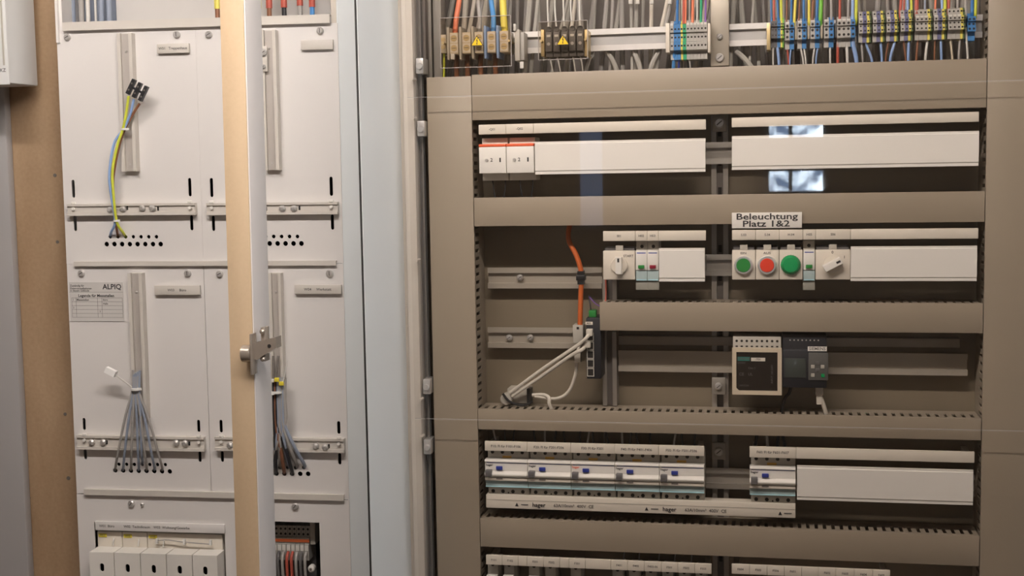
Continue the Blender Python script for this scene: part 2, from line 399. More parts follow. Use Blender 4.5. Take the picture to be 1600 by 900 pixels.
# cable ends with coloured sleeves hanging above the right upper panel
for x, y, s1, c1, lab in ((340, 24, 'termyellow', 'wbrown', 'cable end with yellow sleeve and brown core hanging above the board with three coloured wires'), (404, 23, 'termyellow', 'wblack', 'cable end with yellow sleeve and black core hanging beside the red-sleeved ends'),
                    (421, 23, 'wred', 'wbrown', 'cable end with red sleeve and brown core'), (444, 22, 'wred', 'wblack', 'cable end with red sleeve and black core'),
                    (469, 19, 'wred', 'wgrey', 'cable end with red sleeve and grey core'), (488, 21, 'wred', 'wblue', 'cable end with red sleeve and blue core')):
    u, z = LP(x, y, .03); _, zs = LP(x, y-10, .03)
    t = thing('cable_end', lab, 'cable', u, .03, z-.02, L0, 'capped cable ends above the meter panels')
    MB().tube([(u, .03, z-.03), (u, .03, zs)], .0042).build('core', c1, t)
    MB().tube([(u, .03, zs), (u, .03, zs+.03)], .0055).build('sleeve', s1, t)
    MB().tube([(u, .03, zs+.03), (u, .034, zs+.12), (u, .05, zs+.3)], .0062).build('sheath', 'cablegrey', t)
# ---- meter panels
SCR = 0.0060
def meter_panel(lab, cx, outer_px, slots, bar, bolts, barslots, holes1, holes2, screws, rail, labelplate, txt):
    u0, u1, zb_, zt_ = outer_px
    t = thing('meter_board', lab, 'meter board', (u0+u1)/2, 0, zb_, L0, 'meter mounting panels')
    hl = []
    for x, ya, yb in slots:
        u, z1 = LP(x, ya); _, z0 = LP(x, yb); hl.append(slot(u, z0, z1, .0028))
    for x, y in holes1: u, z = LP(x, y); hl.append(circ(u, z, .0033))
    for x, y in holes2: u, z = LP(x, y); hl.append(circ(u, z, .0043))
    g = .0001 if zb_ > 1.3 and zt_ > 1.6 else .0004
    MB().plate([(u0+g, zb_+g), (u1-g, zb_+g), (u1-g, zt_-g), (u0+g, zt_-g)], hl, 0, .002).build('plate', 'panel', t)
    for i, (x, y) in enumerate(screws): u, z = LP(x, y, -.002); screw(t, u, 0, z, SCR, .005, .5+i*1.1)
    # cross bar
    x0, x1, ya, yb = bar; d = .012
    a0 = LP(x0, (ya+yb)/2, -d)[0]; a1 = LP(x1, (ya+yb)/2, -d)[0]; z1 = LP((x0+x1)/2, ya, -d)[1]; z0 = LP((x0+x1)/2, yb, -d)[1]
    br = MB().prism([(0, z1), (-d, z1), (-d, z1-.004), (-d+.003, z1-.004), (-d+.003, z0+.005), (-d, z0+.005), (-d, z0), (0, z0)], a0, a1).build('cross_bar', 'panel_edge', t)
    for x, y in bolts:
        u, z = LP(x, y, -d); screw_mb(u, -d+.004, z, .0055, .008).build('bolt', 'steel', br)
    for x, y in barslots:
        u, z = LP(x, y, -d+.003); MB().box(u-.0015, u+.0015, -d+.0025, -d+.0032, z-.0035, z+.0035).build('bar_opening', 'hole', br)
    for s_ in (slots[0], slots[2]):
        u, z = LP(s_[0], ya-1, -d-.001); MB().box(u-.004, u+.004, -d-.001, -d+.003, z1-.001, z1+.004, .001).cyl((u, -d, z1-.008), (0,-1,0), .0028, .002, 10).build('bar_clip', 'white', br)
    # upright rail with a groove
    xa, xb, yt, yb2, rx = rail; d = .015
    a0, z1 = LP(xa, yt, -d); a1, _ = LP(xb, yt, -d); z0 = LP(rx, yb2, -d)[1]
    w_ = a1-a0; am = (a0+a1)/2
    m = MB(); prof = [(am-w_/2, 0), (am-w_/2, -d), (am-w_*.28, -d), (am-w_*.28, -d+.006), (am+w_*.28, -d+.006), (am+w_*.28, -d), (am+w_/2, -d), (am+w_/2, 0)]
    n = len(prof)
    m.add([(p[0], p[1], z0) for p in prof]+[(p[0], p[1], z1) for p in prof], [(i, (i+1) % n, n+(i+1) % n, n+i) for i in range(n)]+[(0,1,2,3),(0,3,4,7),(4,5,6,7),(8,9,10,11),(8,11,12,15),(12,13,14,15)])
    rl = m.build('upright_rail', 'panel_edge', t)
    MB().box(am-w_*.27, am+w_*.27, -d+.0052, -d+.006, z0+.001, z1-.001).build('groove', 'groove', rl)  # darker strip paints the shading into the groove
    screw_mb(am, -d+.006, z1-(z1-z0)*.13, .0022, .002).build('rivet', 'steel', rl)
    screw_mb(am, -d+.006, z0+.012, .0018, .001).build('rivet', 'steel', rl)
    # label plate
    x0, x1, ya, yb = labelplate
    a0, a1, z0, z1 = L0.rect(x0, ya, x1, yb, -.007)
    lbp = MB().box(a0, a1, -.007, -.001, z0, z1, .0008).build('label_plate', 'panel_edge', t)
    if txt: MB().text(txt, (a0+a1)/2, (z0+z1)/2, -.0073, .0062).build('lettering', 'inkgrey', lbp)
    return t
um = LP(318, 413)[0]; um2 = LP(327, 600)[0]
zA = LP(312, 42)[1]; zB = LP(318, 412)[1]; zC = LP(330, 776)[1]
def hs(x0, dx, n, y, dy=0.0): return [(x0+i*dx, y+i*dy) for i in range(n)]
meter_panel('upper meter panel with a black terminal block and three coloured wires', 0, (xl, um, zB, zA),
    [(114,281,309),(117,337,361),(296,278,307),(299,336,360)], (104,304,318,336.5), [(172,328),(192,327),(222,325.5),(238,325.5)], [(199,325),(247,326)],
    hs(172,12.05,7,370,0), hs(166.5,12.05,8,381.5,0), [(105,58),(276,54)], (182,205,52,268,198), (245,295,68,83), 'W01   Treppenhaus')
meter_panel('upper meter panel with a blank label and no wires', 0, (um, xr, zB, zA),
    [(330,278,308),(333,337,361),(517,276,306),(519,335,359)], (322,527,316.5,335.5), [(441,326),(459,326)], [(416,326),(468,325)],
    hs(390.5,12.35,7,369.5,0), hs(384,12.4,8,380.5,0), [(326,54),(500,48)], (406,430,47,266,420), (470,520,62,77.5), '')
_a = LP(412, 84, -.017); tr_ = bpy.data.objects['meter_board.001']
_b = MB().box(_a[0]-.006, _a[0]+.006, -.018, -.015, LP(412,112,-.017)[1], LP(412,72,-.017)[1], .001).build('rail_bracket', 'panel_edge', tr_)
for _y, _r in ((82, .0062), (104, .0035)): screw(tr_, _a[0], -.018, LP(412,_y,-.018)[1], _r, .004)
t = meter_panel('lower meter panel with a printed legend sheet and fanned grey wires', 0, (xl, um, zC, zB),
    [(131,653,672),(133,702,718),(310,656,675),(312,705,722)], (119,318,682,704), [(143,691),(161,691),(275,692),(289,692.5)], [(167,691),(296,693)],
    hs(185.5,12.1,7,725.5,.1), hs(180,12.15,8,735,.25), [(127,427),(293,427)], (199,221,427,655,213), (241,312,446,461), 'W03     Büro')
a0, a1, z0, z1 = L0.rect(109, 441, 193, 502, -.001)
lg = MB().box(a0, a1, -.0012, -.0004, z0, z1).build('legend_sheet', 'paper', t)
W_ = a1-a0; H_ = z1-z0; k = MB()
for fz in (.60, .50, .40, .30, .20, .10): k.box(a0+.04*W_, a1-.02*W_, -.0014, -.0012, z0+fz*H_-.0002, z0+fz*H_+.0002)
for fx in (.04, .12, .52, .60, .98): k.box(a0+fx*W_-.0002, a0+fx*W_+.0002, -.0014, -.0012, z0+.10*H_, z0+.60*H_)
k.box(a0, a1, -.0014, -.0012, z0+.745*H_, z0+.75*H_)
k.build('table_lines', 'inkgrey', lg)
k = MB().text('ALPIQ', a0+.80*W_, z0+.88*H_, -.0015, .0125); k.text('Legende für Messstellen', a0+.5*W_, z0+.655*H_, -.0015, .0068)
k.build('lettering', 'ink', lg)
k = MB().text('Zuständig für', a0+.02*W_, z0+.91*H_, -.0015, .0048, 1, 'LEFT').text('Elektroinstallationen', a0+.02*W_, z0+.84*H_, -.0015, .0048, 1, 'LEFT').text('in diesem Gebäude', a0+.02*W_, z0+.785*H_, -.0015, .0045, 1, 'LEFT')
k.build('header_lettering', 'inkgrey', lg); k = MB()
k.text('Messstellen', a0+.13*W_, z0+.55*H_, -.0015, .005, 1, 'LEFT').text('1', a0+.07*W_, z0+.55*H_, -.0015, .0045).text('2', a0+.07*W_, z0+.35*H_, -.0015, .0045)
k.build('table_lettering', 'inkgrey', lg); k = MB()
k.text('Büro', a0+.62*W_, z0+.55*H_, -.0015, .0045, 1, 'LEFT').text('Halle', a0+.62*W_, z0+.45*H_, -.0015, .0045, 1, 'LEFT').text('3', a0+.56*W_, z0+.25*H_, -.0015, .0045)
k.build('table_lettering', 'inkgrey', lg)
meter_panel('lower meter panel behind the wooden post with a dark wire bundle', 0, (um, xr, zC, zB),
    [(345,656,676),(347,705,722),(529,658,678),(530.5,708,726)], (335,537,684.5,706), [(359,696),(493,697),(508,699)], [(514,697)],
    hs(400,12.4,7,730.2,.1), hs(394.5,12.4,8,739.5,.15), [(343,428),(515,427)], (419,438,427,655,433), (460,533,445,459.5), 'W04     Werkstatt')
# ---- lower fuse panel with two openings
zD = .55
t = thing('fuse_board', 'wide white cover panel with openings for the fuse covers', 'fuse board', (xl+xr)/2, 0, zD, L0)
ca = L0.rect(149, 818, 352, 900); cb = L0.rect(372, 815, 500, 900)
hA = [(ca[0], zD+.08), (ca[1], zD+.08), (ca[1], ca[3]), (ca[0], ca[3])]; hB = [(cb[0], zD+.08), (cb[1], zD+.08), (cb[1], cb[3]), (cb[0], cb[3])]
MB().plate([(xl, zD), (xr, zD), (xr, zC-.0008), (xl, zC-.0008)], [hA, hB], 0, .002).build('plate', 'panel', t)
for x, y, r in ((205, 787, SCR), (222, 788, .0033), (461, 791, SCR)):
    u, z = LP(x, y, -.002); screw(t, u, 0, z, r, .005, .9)
p0 = L0.rect(149, 817, 351, 831, -.004)
lb = MB().box(p0[0], p0[1], -.005, -.0005, p0[2], p0[3], .0008).build('label_plate', 'panel', t)
k = MB()
for x, s_ in ((167, 'W01  Büro'), (214, 'W02  Technikraum'), (268, 'W03  Wohnung/Gewerbe')):
    u, z = LP(x, 824, -.005); k.text(s_, u, (p0[2]+p0[3])/2, -.0053, .0062)
k.build('lettering', 'inkgrey', lb)
# modules behind + fuse covers
zf = LP(245, 836, .004)[1]
edges = [152, 191, 230, 348]
for i in range(3):
    u0 = LP(edges[i], 845, .004)[0]+.0005; u1 = LP(edges[i+1], 845, .004)[0]-.0005
    tt = thing('fuse_holder', ['off-white fuse holder under the first cover, with yellow tag', 'off-white fuse holder under the second cover, with yellow tag', 'wide off-white fuse holder with yellow tag and sealing wire'][i], 'fuse holder', (u0+u1)/2, .05, zD+.1, L0)
    MB().box(u0, u1, .004, .112, zD+.1, zf+.004, .0015).build('body', 'device', tt)
    MB().box(u0+.003, u0+.018, .0028, .004, zf-.006, zf, .0004).build('tag', 'yellowtag', tt)
    MB().text('W0%d' % (i+1), u0+.0105, zf-.003, .0025, .005).build('lettering', 'inkgrey', tt)
    MB().tube([(u0+.031, .003, zf-.008), (u0+.032, -.001, zf-.012), (u0+.030, .001, zf-.02)], .0012).build('loop', 'tie', tt)
zc0 = LP(150, 851.5, .004)[1]
xs = [152, 190.5, 231, 271, 311, 350]
zc1 = LP(247, 857, .0)[1]
for i in range(5):
    u0 = LP(xs[i], 858, .0)[0]+.0007; u1 = LP(xs[i+1], 858, .0)[0]-.0007
    lab = ['white fuse cover at the plywood end of the row', 'white fuse cover second from the plywood end', 'white fuse cover in the middle of the row', 'white fuse cover second from the wooden post', 'white fuse cover at the wooden post end of the row'][i]
    tt = thing('fuse_cover', lab, 'fuse cover', (u0+u1)/2, 0, zc1-.15, L0, 'fuse covers')
    um_ = (u0+u1)/2; zh = zc1-.027
    MB().plate([(u0, zc1-.12), (u1, zc1-.12), (u1, zc1), (u0, zc1)], [slot(um_, zh-.0075, zh+.0075, .004)], -.032, -.029).build('front', 'white', tt)
    MB().box(u0, u1, -.029, .0035, zc1-.0025, zc1).box(u0, u0+.002, -.029, .0035, zc1-.12, zc1-.0025).box(u1-.002, u1, -.029, .0035, zc1-.12, zc1-.0025).build('shell', 'white', tt)
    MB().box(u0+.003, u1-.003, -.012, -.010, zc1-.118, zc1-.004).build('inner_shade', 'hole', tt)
u0, z0 = LP(245, 845, -.004); u1, _ = LP(329, 852, -.004); u2, _ = LP(288, 848, -.004)
sw = thing('sealing_wire', 'thin twisted sealing wire with small ties lying above the fuse covers', 'wire', (u0+u1)/2, 0, z0-.004, L0)
MB().tube([(u0, -.003, z0), (u0+.02, -.004, z0+.002), (u2, -.004, z0-.001), (u1, -.003, z0-.004)], .0011).build('wire', 'wgrey', sw)
for u in (u0, u2, u1): MB().box(u-.002, u+.002, -.006, -.001, z0-.005, z0+.004, .0006).build('tie', 'tie', sw)
# terminals in the right opening
tb = thing('terminal_strip', 'orange and grey terminal strip inside the lower panel opening', 'terminal strip', (cb[0]+cb[1])/2, .05, zD+.1, L0)
ztop = cb[3]
cols = ['termgrey','termorange','termgrey','termorange','termorange','termgrey','termorange','termgrey','termorange','termgrey','termorange','termgrey','termgrey','termgrey']
uA = LP(386, 850, .03)[0]; uB = LP(484, 850, .03)[0]; wq = (uB-uA)/14
MB().box(uA-.003, uB+.003, .056, .11, ztop-.12, ztop-.012).build('rail_body', 'termdark', tb)
for i in range(14):
    ua = uA+i*wq
    q = MB().box(ua+.0003, ua+wq-.0003, .034, .056, ztop-.036, ztop-.016).box(ua+.0003, ua+wq-.0003, .028, .056, ztop-.045, ztop-.036).box(ua+.0003, ua+wq-.0003, .024, .056, ztop-.075, ztop-.046).build('terminal', cols[i] if i % 2 else 'termgrey', tb)
    MB().cyl((ua+wq/2, .0342, ztop-.022), (0,-1,0), .0021, .0003, 10).cyl((ua+wq/2, .0342, ztop-.031), (0,-1,0), .0021, .0003, 10).build('contact_opening', 'hole', q)
    MB().box(ua+.001, ua+wq-.001, .0232, .024, ztop-.058, ztop-.048).build('marker', 'wwhite', q)
    MB().tube([(ua+wq/2, .022, ztop-.06), (ua+wq/2, .012, ztop-.075), (ua+wq/2, .02, ztop-.14)], wq*.33).build('wire', ['wred','wgrey','termdark','wgrey','wred'][i % 5], q)
MB().box(uA, uB, .027, .0285, ztop-.0435, ztop-.0385).build('bridge', 'termorange', tb)
MB().box(uB+.001, uB+.010, .03, .056, ztop-.048, ztop-.008, .001).build('end_clamp', 'device_grey', tb)
u, z = LP(486, 889, .02)
MB().cyl((u, .03, z), (0,-1,0), .0062, .012, 16, cap=.002).build('push_knob', 'white', tb)
MB().cyl((u, .018, z), (0,-1,0), .0022, .0015, 10).build('knob_center', 'recess', tb)
# ---- wire bundles on the panels
def tie_mb(u, v, z, r, h=.003): return MB().cyl((u, v, z-h/2), (0,0,1), r, h, 14).box(u+r*.5, u+r+.004, v-.003, v-.001, z-.0015, z+.002)
u, z = LP(212, 320, -.02)
bt = thing('wire_bundle', 'blue, green-yellow and brown wires ending in a black terminal block', 'wire bundle', LP(180, 340)[0], 0, LP(184, 372)[1], L0)
def P(x, y, v): a = LP(x, y, v); return (a[0], v, a[1])
MB().tube([P(172,370,.012), P(174,362,-.010), P(180,345,-.020), P(173,300,-.026), P(171,270,-.028), P(178,225,-.026), P(193,202,-.024), P(203,180,-.026), P(209,155,-.028)], .0022).build('wire', 'wlblue', bt)
MB().tube([P(197,370,.012), P(192,363,-.008), P(182,345,-.021), P(177,300,-.028), P(176,265,-.030), P(184,225,-.028), P(192,202,-.026), P(197,178,-.028), P(201,150,-.03)], .0023).build('wire', 'wgy', bt)
MB().tube([P(184,370,.012), P(183,362,-.009), P(181,345,-.018), P(177,300,-.022), P(178,270,-.024), P(187,225,-.023), P(195,202,-.022), P(208,178,-.024), P(218,162,-.027)], .0021).build('wire', 'wbrown', bt)
a = P(194, 202, -.024); tie_mb(a[0], a[1], a[2], .0055).build('cable_tie', 'tie', bt)
a = P(181, 345, -.02); tie_mb(a[0], a[1], a[2], .0045).build('cable_tie', 'tie', bt)
cb_ = MB(); ang = math.radians(-29)
cx, cz = LP(215.5, 141, -.03)
def rotbox(mb, du0, du1, dz0, dz1, v0, v1):
    c, s_ = math.cos(ang), math.sin(ang)
    pts = [(du0,dz0),(du1,dz0),(du1,dz1),(du0,dz1)]
    P4 = [(cx+x*c-y*s_, cz+x*s_+y*c) for x, y in pts]
    mb.add([(p[0], v0, p[1]) for p in P4]+[(p[0], v1, p[1]) for p in P4], [(0,1,2,3),(4,5,6,7),(0,1,5,4),(1,2,6,5),(2,3,7,6),(3,0,4,7)])
for i in (-1, 0, 1): rotbox(cb_, i*.0122-.0030, i*.0122+.0030, -.0135, .0135, -.036, -.028)
rotbox(cb_, -.013, .013, -.0018, .0018, -.034, -.030)
cbo = cb_.build('terminal_block', 'blackp', bt)
k = MB()
for i in (-1, 0, 1):
    for j in (-.006, .006): rotbox(k, i*.0122-.0014, i*.0122+.0014, j-.0014, j+.0014, -.0364, -.036)
subpart(k, 'clamp_screw', 'recess', cbo)
u, z = LP(196, 201, -.012)
# grey fan bundle
bt = thing('wire_bundle', 'fanned grey wires tied together above the lower panel holes', 'wire bundle', LP(215, 735)[0], 0, LP(215, 740)[1], L0)
for i in range(8):
    hx = 180+12.15*i if i < 7 else 222; hy = 735 if i < 7 else 726
    mm = 'bluegrey' if i % 2 else 'wgrey'
    tx = 207+i*1.5
    MB().tube([P(hx, hy, .014), P(hx+.5, hy-5, -.004), P(hx*.82+.18*tx, 705, -.02), P(hx*.45+.55*tx, 655, -.024), P(tx, 610, -.022), P(tx+.3, 590, -.02), P(tx+1, 578+(i*7) % 16, -.02)], .0022).build('wire', mm, bt)
a = P(212.5, 608, -.022); MB().cyl((a[0], a[1], a[2]-.0018), (0,0,1), .0085, .0035, 16).box(a[0]+.004, a[0]+.012, a[1]-.005, a[1]-.003, a[2]-.001, a[2]+.003).build('cable_tie', 'tie', bt)
MB().tube([P(207, 606, -.022), P(196, 597, -.028), P(181, 586, -.032)], .0013).build('marker_lead', 'wwhite', bt)
cx, cz = LP(173, 581, -.034); ang = math.radians(-26)
k = MB(); rotbox(k, -.0095, .0095, -.0052, .0052, -.038, -.029); k.build('marker_block', 'bright', bt)
# dark bundle behind the post
bt = thing('wire_bundle', 'dark and grey wire bundle with yellow tags hanging behind the wooden post', 'wire bundle', LP(436, 735)[0], 0, LP(436, 742)[1], L0)
for i in range(9):
    hx = (432, 444.5, 457, 427, 439, 452, 464, 476, 420)[i]; hy = (740, 740, 741, 731, 731, 731, 731, 731, 740)[i]
    tx = 428+i*2.1
    MB().tube([P(hx, hy, .014), P(hx-1, hy-6, -.006), P(hx*.55+tx*.45, 700, -.022), P(tx+1, 660, -.026), P(tx, 620, -.026), P(tx, 590, -.024)], .0031).build('wire', ['wblack','wbrown','wblack','bluegrey','wgrey','bluegrey','wgrey','bluegrey','wgrey'][i], bt)
for i, x in enumerate((427, 433)): MB().tube([P(x, 592, -.026), P(x, 575, -.024), P(x+i*2, 556, -.02)], .0022).build('wire', 'recess', bt)
a = P(432, 613, -.028); MB().cyl((a[0], a[1], a[2]-.0015), (0,0,1), .0095, .003, 16).cyl((a[0]-.003, a[1]-.008, a[2]), (0,-1,0), .003, .003, 10).build('cable_tie', 'tie', bt)
for x, y in ((432, 594), (439, 600)): a = P(x, y, -.036); MB().box(a[0]-.004, a[0]+.004, a[1], a[1]+.004, a[2]-.003, a[2]+.004, .001).build('tag', 'yellowtag', bt)
a = P(425, 595, -.036); MB().box(a[0]-.003, a[0]+.003, a[1], a[1]+.004, a[2]-.003, a[2]+.003, .001).build('tag', 'wwhite', bt)
MB().tube([P(441, 600, -.03), P(445, 585, -.03), P(449, 563, -.03)], .0009).build('tie_tail', 'tie', bt)
# ================================================================== WOODEN POST WITH HINGE
vF = -.30; dp = .062
a0 = R0.at(356, 450, vF)[0]; a1 = R0.at(393.5, 450, vF)[0]; zm = R0.at(375, 450, vF)[1]
ps = thing('door_post', 'tall wooden post with beige front and white side, carrying a metal hinge', 'post', (a0+a1)/2, vF+dp/2, zm)
MB().box(a0, a1-.001, vF, vF+dp, .004, 2.615, .0012).build('core', 'postwood', ps)
MB().box(a1-.001, a1+.0012, vF+.001, vF+dp, .004, 2.615, .0006).build('laminate', 'postwhite', ps)
h0 = R0.at(401, 545, vF-.004); hz = h0[1]
hg = MB().cyl((a1-.012, vF-.010, hz-.006), (1,0,0), .0125, .015, 24, cap=.002).build('hinge', 'chrome', ps, label='chrome cup hinge')
MB().box(a1+.003, a1+.0062, vF-.022, vF-.002, hz-.036, hz+.024, .001).build('flange', 'chrome', hg)
_pp = [(a1+.006, hz+.010), (a1+.040, hz+.019), (a1+.040, hz+.003), (a1+.020, hz-.008), (a1+.012, hz-.014), (a1+.006, hz-.014)]; _n = len(_pp)
MB().add([(p[0], vF-.014, p[1]) for p in _pp]+[(p[0], vF+.008, p[1]) for p in _pp], [tuple(range(_n)), tuple(range(_n, 2*_n))]+[(q, (q+1) % _n, _n+(q+1) % _n, _n+q) for q in range(_n)]).build('arm', 'chrome', hg)
MB().box(a1+.014, a1+.0205, vF-.006, vF+.012, hz-.018, hz+.032, .001).build('mounting_plate', 'chrome', hg)
MB().cyl((a1+.030, vF-.014, hz+.006), (0,-1,0), .0028, .0006, 10).build('arm_opening', 'hole', hg)
for _z in (.026, -.014): screw_mb(a1+.0175, vF-.006, hz+_z, .0036, .006).build('screw', 'chrome', hg)
ps.rotation_euler = (0, math.radians(0.42), 0)
# ================================================================== RIGHT: CONTROL CABINET
VB = .082                                      # mounting plate
def RP(px, py, v=0): return R0.at(px, py, v)
sx = RP(567, 450, -.22)[0]; rx = .50
cab = thing('control_cabinet', 'open steel control cabinet with pale side wall and mounting plate', 'cabinet', (sx+rx)/2, .05, .12)
MB().box(sx, sx+.0022, -.218, .16, .12, 2.4).build('side_wall', 'sidewall', cab)
MB().box(sx-.0012, sx+.0012, -.2205, -.218, .12, 2.4).build('gasket', 'hole', cab)
MB().box(rx, rx+.002, -.22, .16, .12, 2.4).build('side_wall', 'sidewall', cab)
MB().box(sx+.0022, rx, .155, .16, .12, 2.4).build('back_wall', 'recess', cab)
MB().box(sx+.0022, rx, -.218, .155, .12, .122).build('bottom_wall', 'sidewall', cab)
MB().box(sx+.0022, rx, -.218, .155, 2.398, 2.4).build('top_wall', 'sidewall', cab)
mu0 = RP(668, 450, VB)[0]; mu1 = rx-.03
MB().box(mu0-.01, mu1, VB, VB+.003, .2, RP(1100, 118, VB)[1]).build('mounting_plate', 'plate', cab)
c0 = RP(637, 450, -.012)[0]; c1 = RP(653.5, 450, -.012)[0]
c2 = RP(667, 450, 0)[0]
MB().box(c0, c1, -.012, .02, .2, 2.3, .001).box(sx+.0022, c0, .0, .004, .2, 2.3).build('frame_strip', 'cream', cab)
MB().box(c1, c2-.002, .018, .021, .2, 2.3).box(c2-.004, c2-.002, .004, .021, .2, 2.3).build('frame_recess', 'recess', cab)
for x, y in ((655.5, 103), (657.5, 201), (666.5, 604), (667.5, 698)):
    u, z = RP(x+.5, y, -.012)
    cl = MB().box(u-.0062, u+.0062, -.014, .018, z-.0125, z+.0125, .0012).build('fixing_clip', 'steel', cab)
    subpart(screw_mb(u, -.014, z-.001, .0058, .004), 'screw', 'steel', cl)
# upright profiles at the upper left, beside the terminals
ztopD1 = RP(700, 120, 0)[1]
for xa, xb, v0, v1, mm in ((660, 665, .012, .03, 'recess'), (666, 674, .03, .05, 'profile'), (677, 690, .03, .06, 'profile')):
    ua = RP(xa, 60, v0)[0]; ub = RP(xb, 60, v0)[0]
    MB().box(ua, ub, v0, v1, ztopD1+.001, 2.3, .001).build('upright_profile', mm, cab)
# ---- wiring ducts
def duct(lab, u0, u1, z0, z1, vert=False, two=True):
    t = thing('wiring_duct', lab, 'wiring duct', (u0+u1)/2, VB, z0, R0, 'wiring ducts')
    D = VB-.001 if vert else .0655
    cv = MB().box(u0, u1, 0, .0022, z0, z1, .0006)
    cv.build('cover', 'duct', t)
    a0, a1 = (z0, z1) if vert else (u0, u1)
    n = int((a1-a0-.004)/.0131); off = (a1-a0-n*.0131)/2
    sides = [((u0+.0012, u0+.0030), (u1-.0030, u1-.0012)), ((z0+.0012, z0+.0030), (z1-.0030, z1-.0012))][0 if vert else 1]
    for lo, hi in sides:
        m = MB()
        def bx(b0, b1, v0, v1):
            if vert: m.box(lo, hi, v0, v1, b0, b1)
            else: m.box(b0, b1, v0, v1, lo, hi)
        bx(a0, a1, .0022, .014); bx(a0, a1, .042, D)
        for i in range(n+1): bx(max(a0, a0+off+i*.0131-.0038), min(a1, a0+off+i*.0131+.0038), .014, .042)
        m.build('slotted_wall', 'duct_in', t)
    MB().box(u0+.0030, u1-.0030, D-.002, D, z0+.0030, z1-.0030).build('base', 'duct_in', t)
    return t
def zav(x0, y0, x1, y1, v=0): return (RP(x0, y0, v)[1]+RP(x1, y1, v)[1])/2
dl0 = RP(667, 119)[0]; dl1 = RP(736, 119)[0]
dl0 = (RP(667,119)[0]+RP(677.5,650)[0])/2; dl1 = (RP(735.6,119)[0]+RP(749.5,807)[0])/2
dr0 = (RP(1542,93)[0]+RP(1531,889)[0])/2
duct('tall vertical wiring duct along the cream frame strip', dl0, dl1, .3, ztopD1, True)
duct('tall vertical wiring duct beside the last blue terminals', dr0+.0006, dr0+.066, .3, 2.2, True)
hd = [('wide horizontal wiring duct below the terminal rail', 736, 117, 188, 1541, 91, 168),
      ('horizontal wiring duct between the blank covers and the lighting buttons', 742, 308.7, 352.5, 1538, 299, 348),
      ('shorter horizontal wiring duct below the pushbuttons', 937, 473, 517, 1536, 473, 520),
      ('narrow horizontal wiring duct above the residual current breakers', 747, 640, 671.5, 1532, 653, 687.5),
      ('horizontal wiring duct below the residual current breakers', 750, 809.5, 853, 1530, 838, 886)]
DZ = []
for lab, x0, ya, yb, x1, yc, yd in hd:
    z1 = zav(x0, ya, x1, yc); z0 = zav(x0, yb, x1, yd); DZ.append((z0, z1))
    duct(lab, dl1+.0008 if x0 < 900 else RP(x0, 495)[0], dr0-.0005, z0, z1)
# ---- mounting uprights behind
def upright(lab, x0, x1, y0, y1, v, bright='profile'):
    ua, ub, z0, z1 = R0.rect(x0, y0, x1, y1, v)
    t = thing('mounting_upright', lab, 'mounting profile', (ua+ub)/2, v, z0)
    w_ = ub-ua
    MB().box(ua, ua+w_*.3, v, VB-.001, z0, z1).box(ub-w_*.3, ub, v, VB-.001, z0, z1).build('flange', bright, t)
    MB().box(ua+w_*.3, ub-w_*.3, v+.008, VB-.001, z0, z1).build('web', 'recess' if bright == 'profile' else 'profile', t)
    return t, ua, ub, z0, z1
cu, ua, ub, z0, z1 = upright('slotted vertical mounting profile down the middle of the cabinet', 1112, 1138, -40, 940, .066)
for yv in range(int(z0*1000)+20, int(z1*1000), 47):
    MB().box(ua+.0105, ub-.0105, .0732, .074, yv/1000, yv/1000+.012).build('slot', 'hole', cu)
a = R0.rect(1110, -40, 1139, 103, .03)
MB().box(a[0], a[1], .03, .0445, a[2], a[3], .001).build('bracket', 'rail2', cu)
for x, y, r in ((1124.5, 57, .0048), (1124.5, 90, .007)):
    u, z = RP(x, y, .028); screw(cu, u, .03, z, r, .005, .7)
for x, y, r in ((1124, 192, .0085), (1123, 706, .0075), (1122.5, 604, .006)):
    u, z = RP(x, y, .045); MB().box(u-.011, u+.011, .05, .055, z-.014, z+.014, .001).build('bracket', 'profile', cu); screw(cu, u, .05, z, r, .006, .7)
upright('short vertical mounting profile beside the network switch', 941.5, 963.5, 519, 634, .05)
upright('stub of vertical mounting profile between the rotary switch and the duct', 941.5, 963.5, 436, 471, .05)
# ---- DIN rails
def rail(lab, x0, x1, yc, v, mm='rail', vb=None):
    u0 = RP(x0, yc, v)[0]; u1 = RP(x1, yc, v)[0]; zc = RP((x0+x1)/2, yc, v)[1]
    t = thing('mounting_rail', lab, 'mounting rail', (u0+u1)/2, v, zc-.0175, R0, 'mounting rails')
    h = .0175; d = .0075; e = .001
    MB().prism([(v, zc+h), (v, zc+h-.009), (v+d-e, zc+h-.009), (v+d-e, zc-h+.009), (v, zc-h+.009), (v, zc-h), (v+e, zc-h), (v+e, zc-h+.008), (v+d, zc-h+.008), (v+d, zc+h-.008), (v+e, zc+h-.008), (v+e, zc+h)], u0, u1).build('profile', mm, t)
    if mm == 'rail': MB().box(u0, u1, v+d-e-.0003, v+d-e, zc-h+.0092, zc+h-.0092).build('web', 'railweb_reflect', t)  # darker strip over the web paints in its dark reflection
    if v+d < VB-.001:
        m = MB()
        for f in (.06, .94): uu = u0+(u1-u0)*f; m.box(uu-.008, uu+.008, v+d, VB, zc-.007, zc+.007)
        m.build('standoff', 'profile', t)
    return t, zc, u0, u1
top, zR, ru0, ru1 = rail('long bright mounting rail carrying the terminals at the top', 690, 1535, 56, .045)
r1, zr1, _, _ = rail('mounting rail behind the upper blank covers', 752, 1527, 239, .055, 'profile')
r2, z_, _, _ = rail('mounting rail behind the orange cable', 762, 940, 434.5, .060, 'rail2')
u, z = RP(812, 434, .058); screw(r2, u, .064, z, .0055, .008)
r3, z_, _, _ = rail('mounting rail beside the network switch', 762, 935, 528, .060, 'rail2')
for x in (795, 828): u, z = RP(x, 528, .058); screw(r3, u, .064, z, .0055, .008)
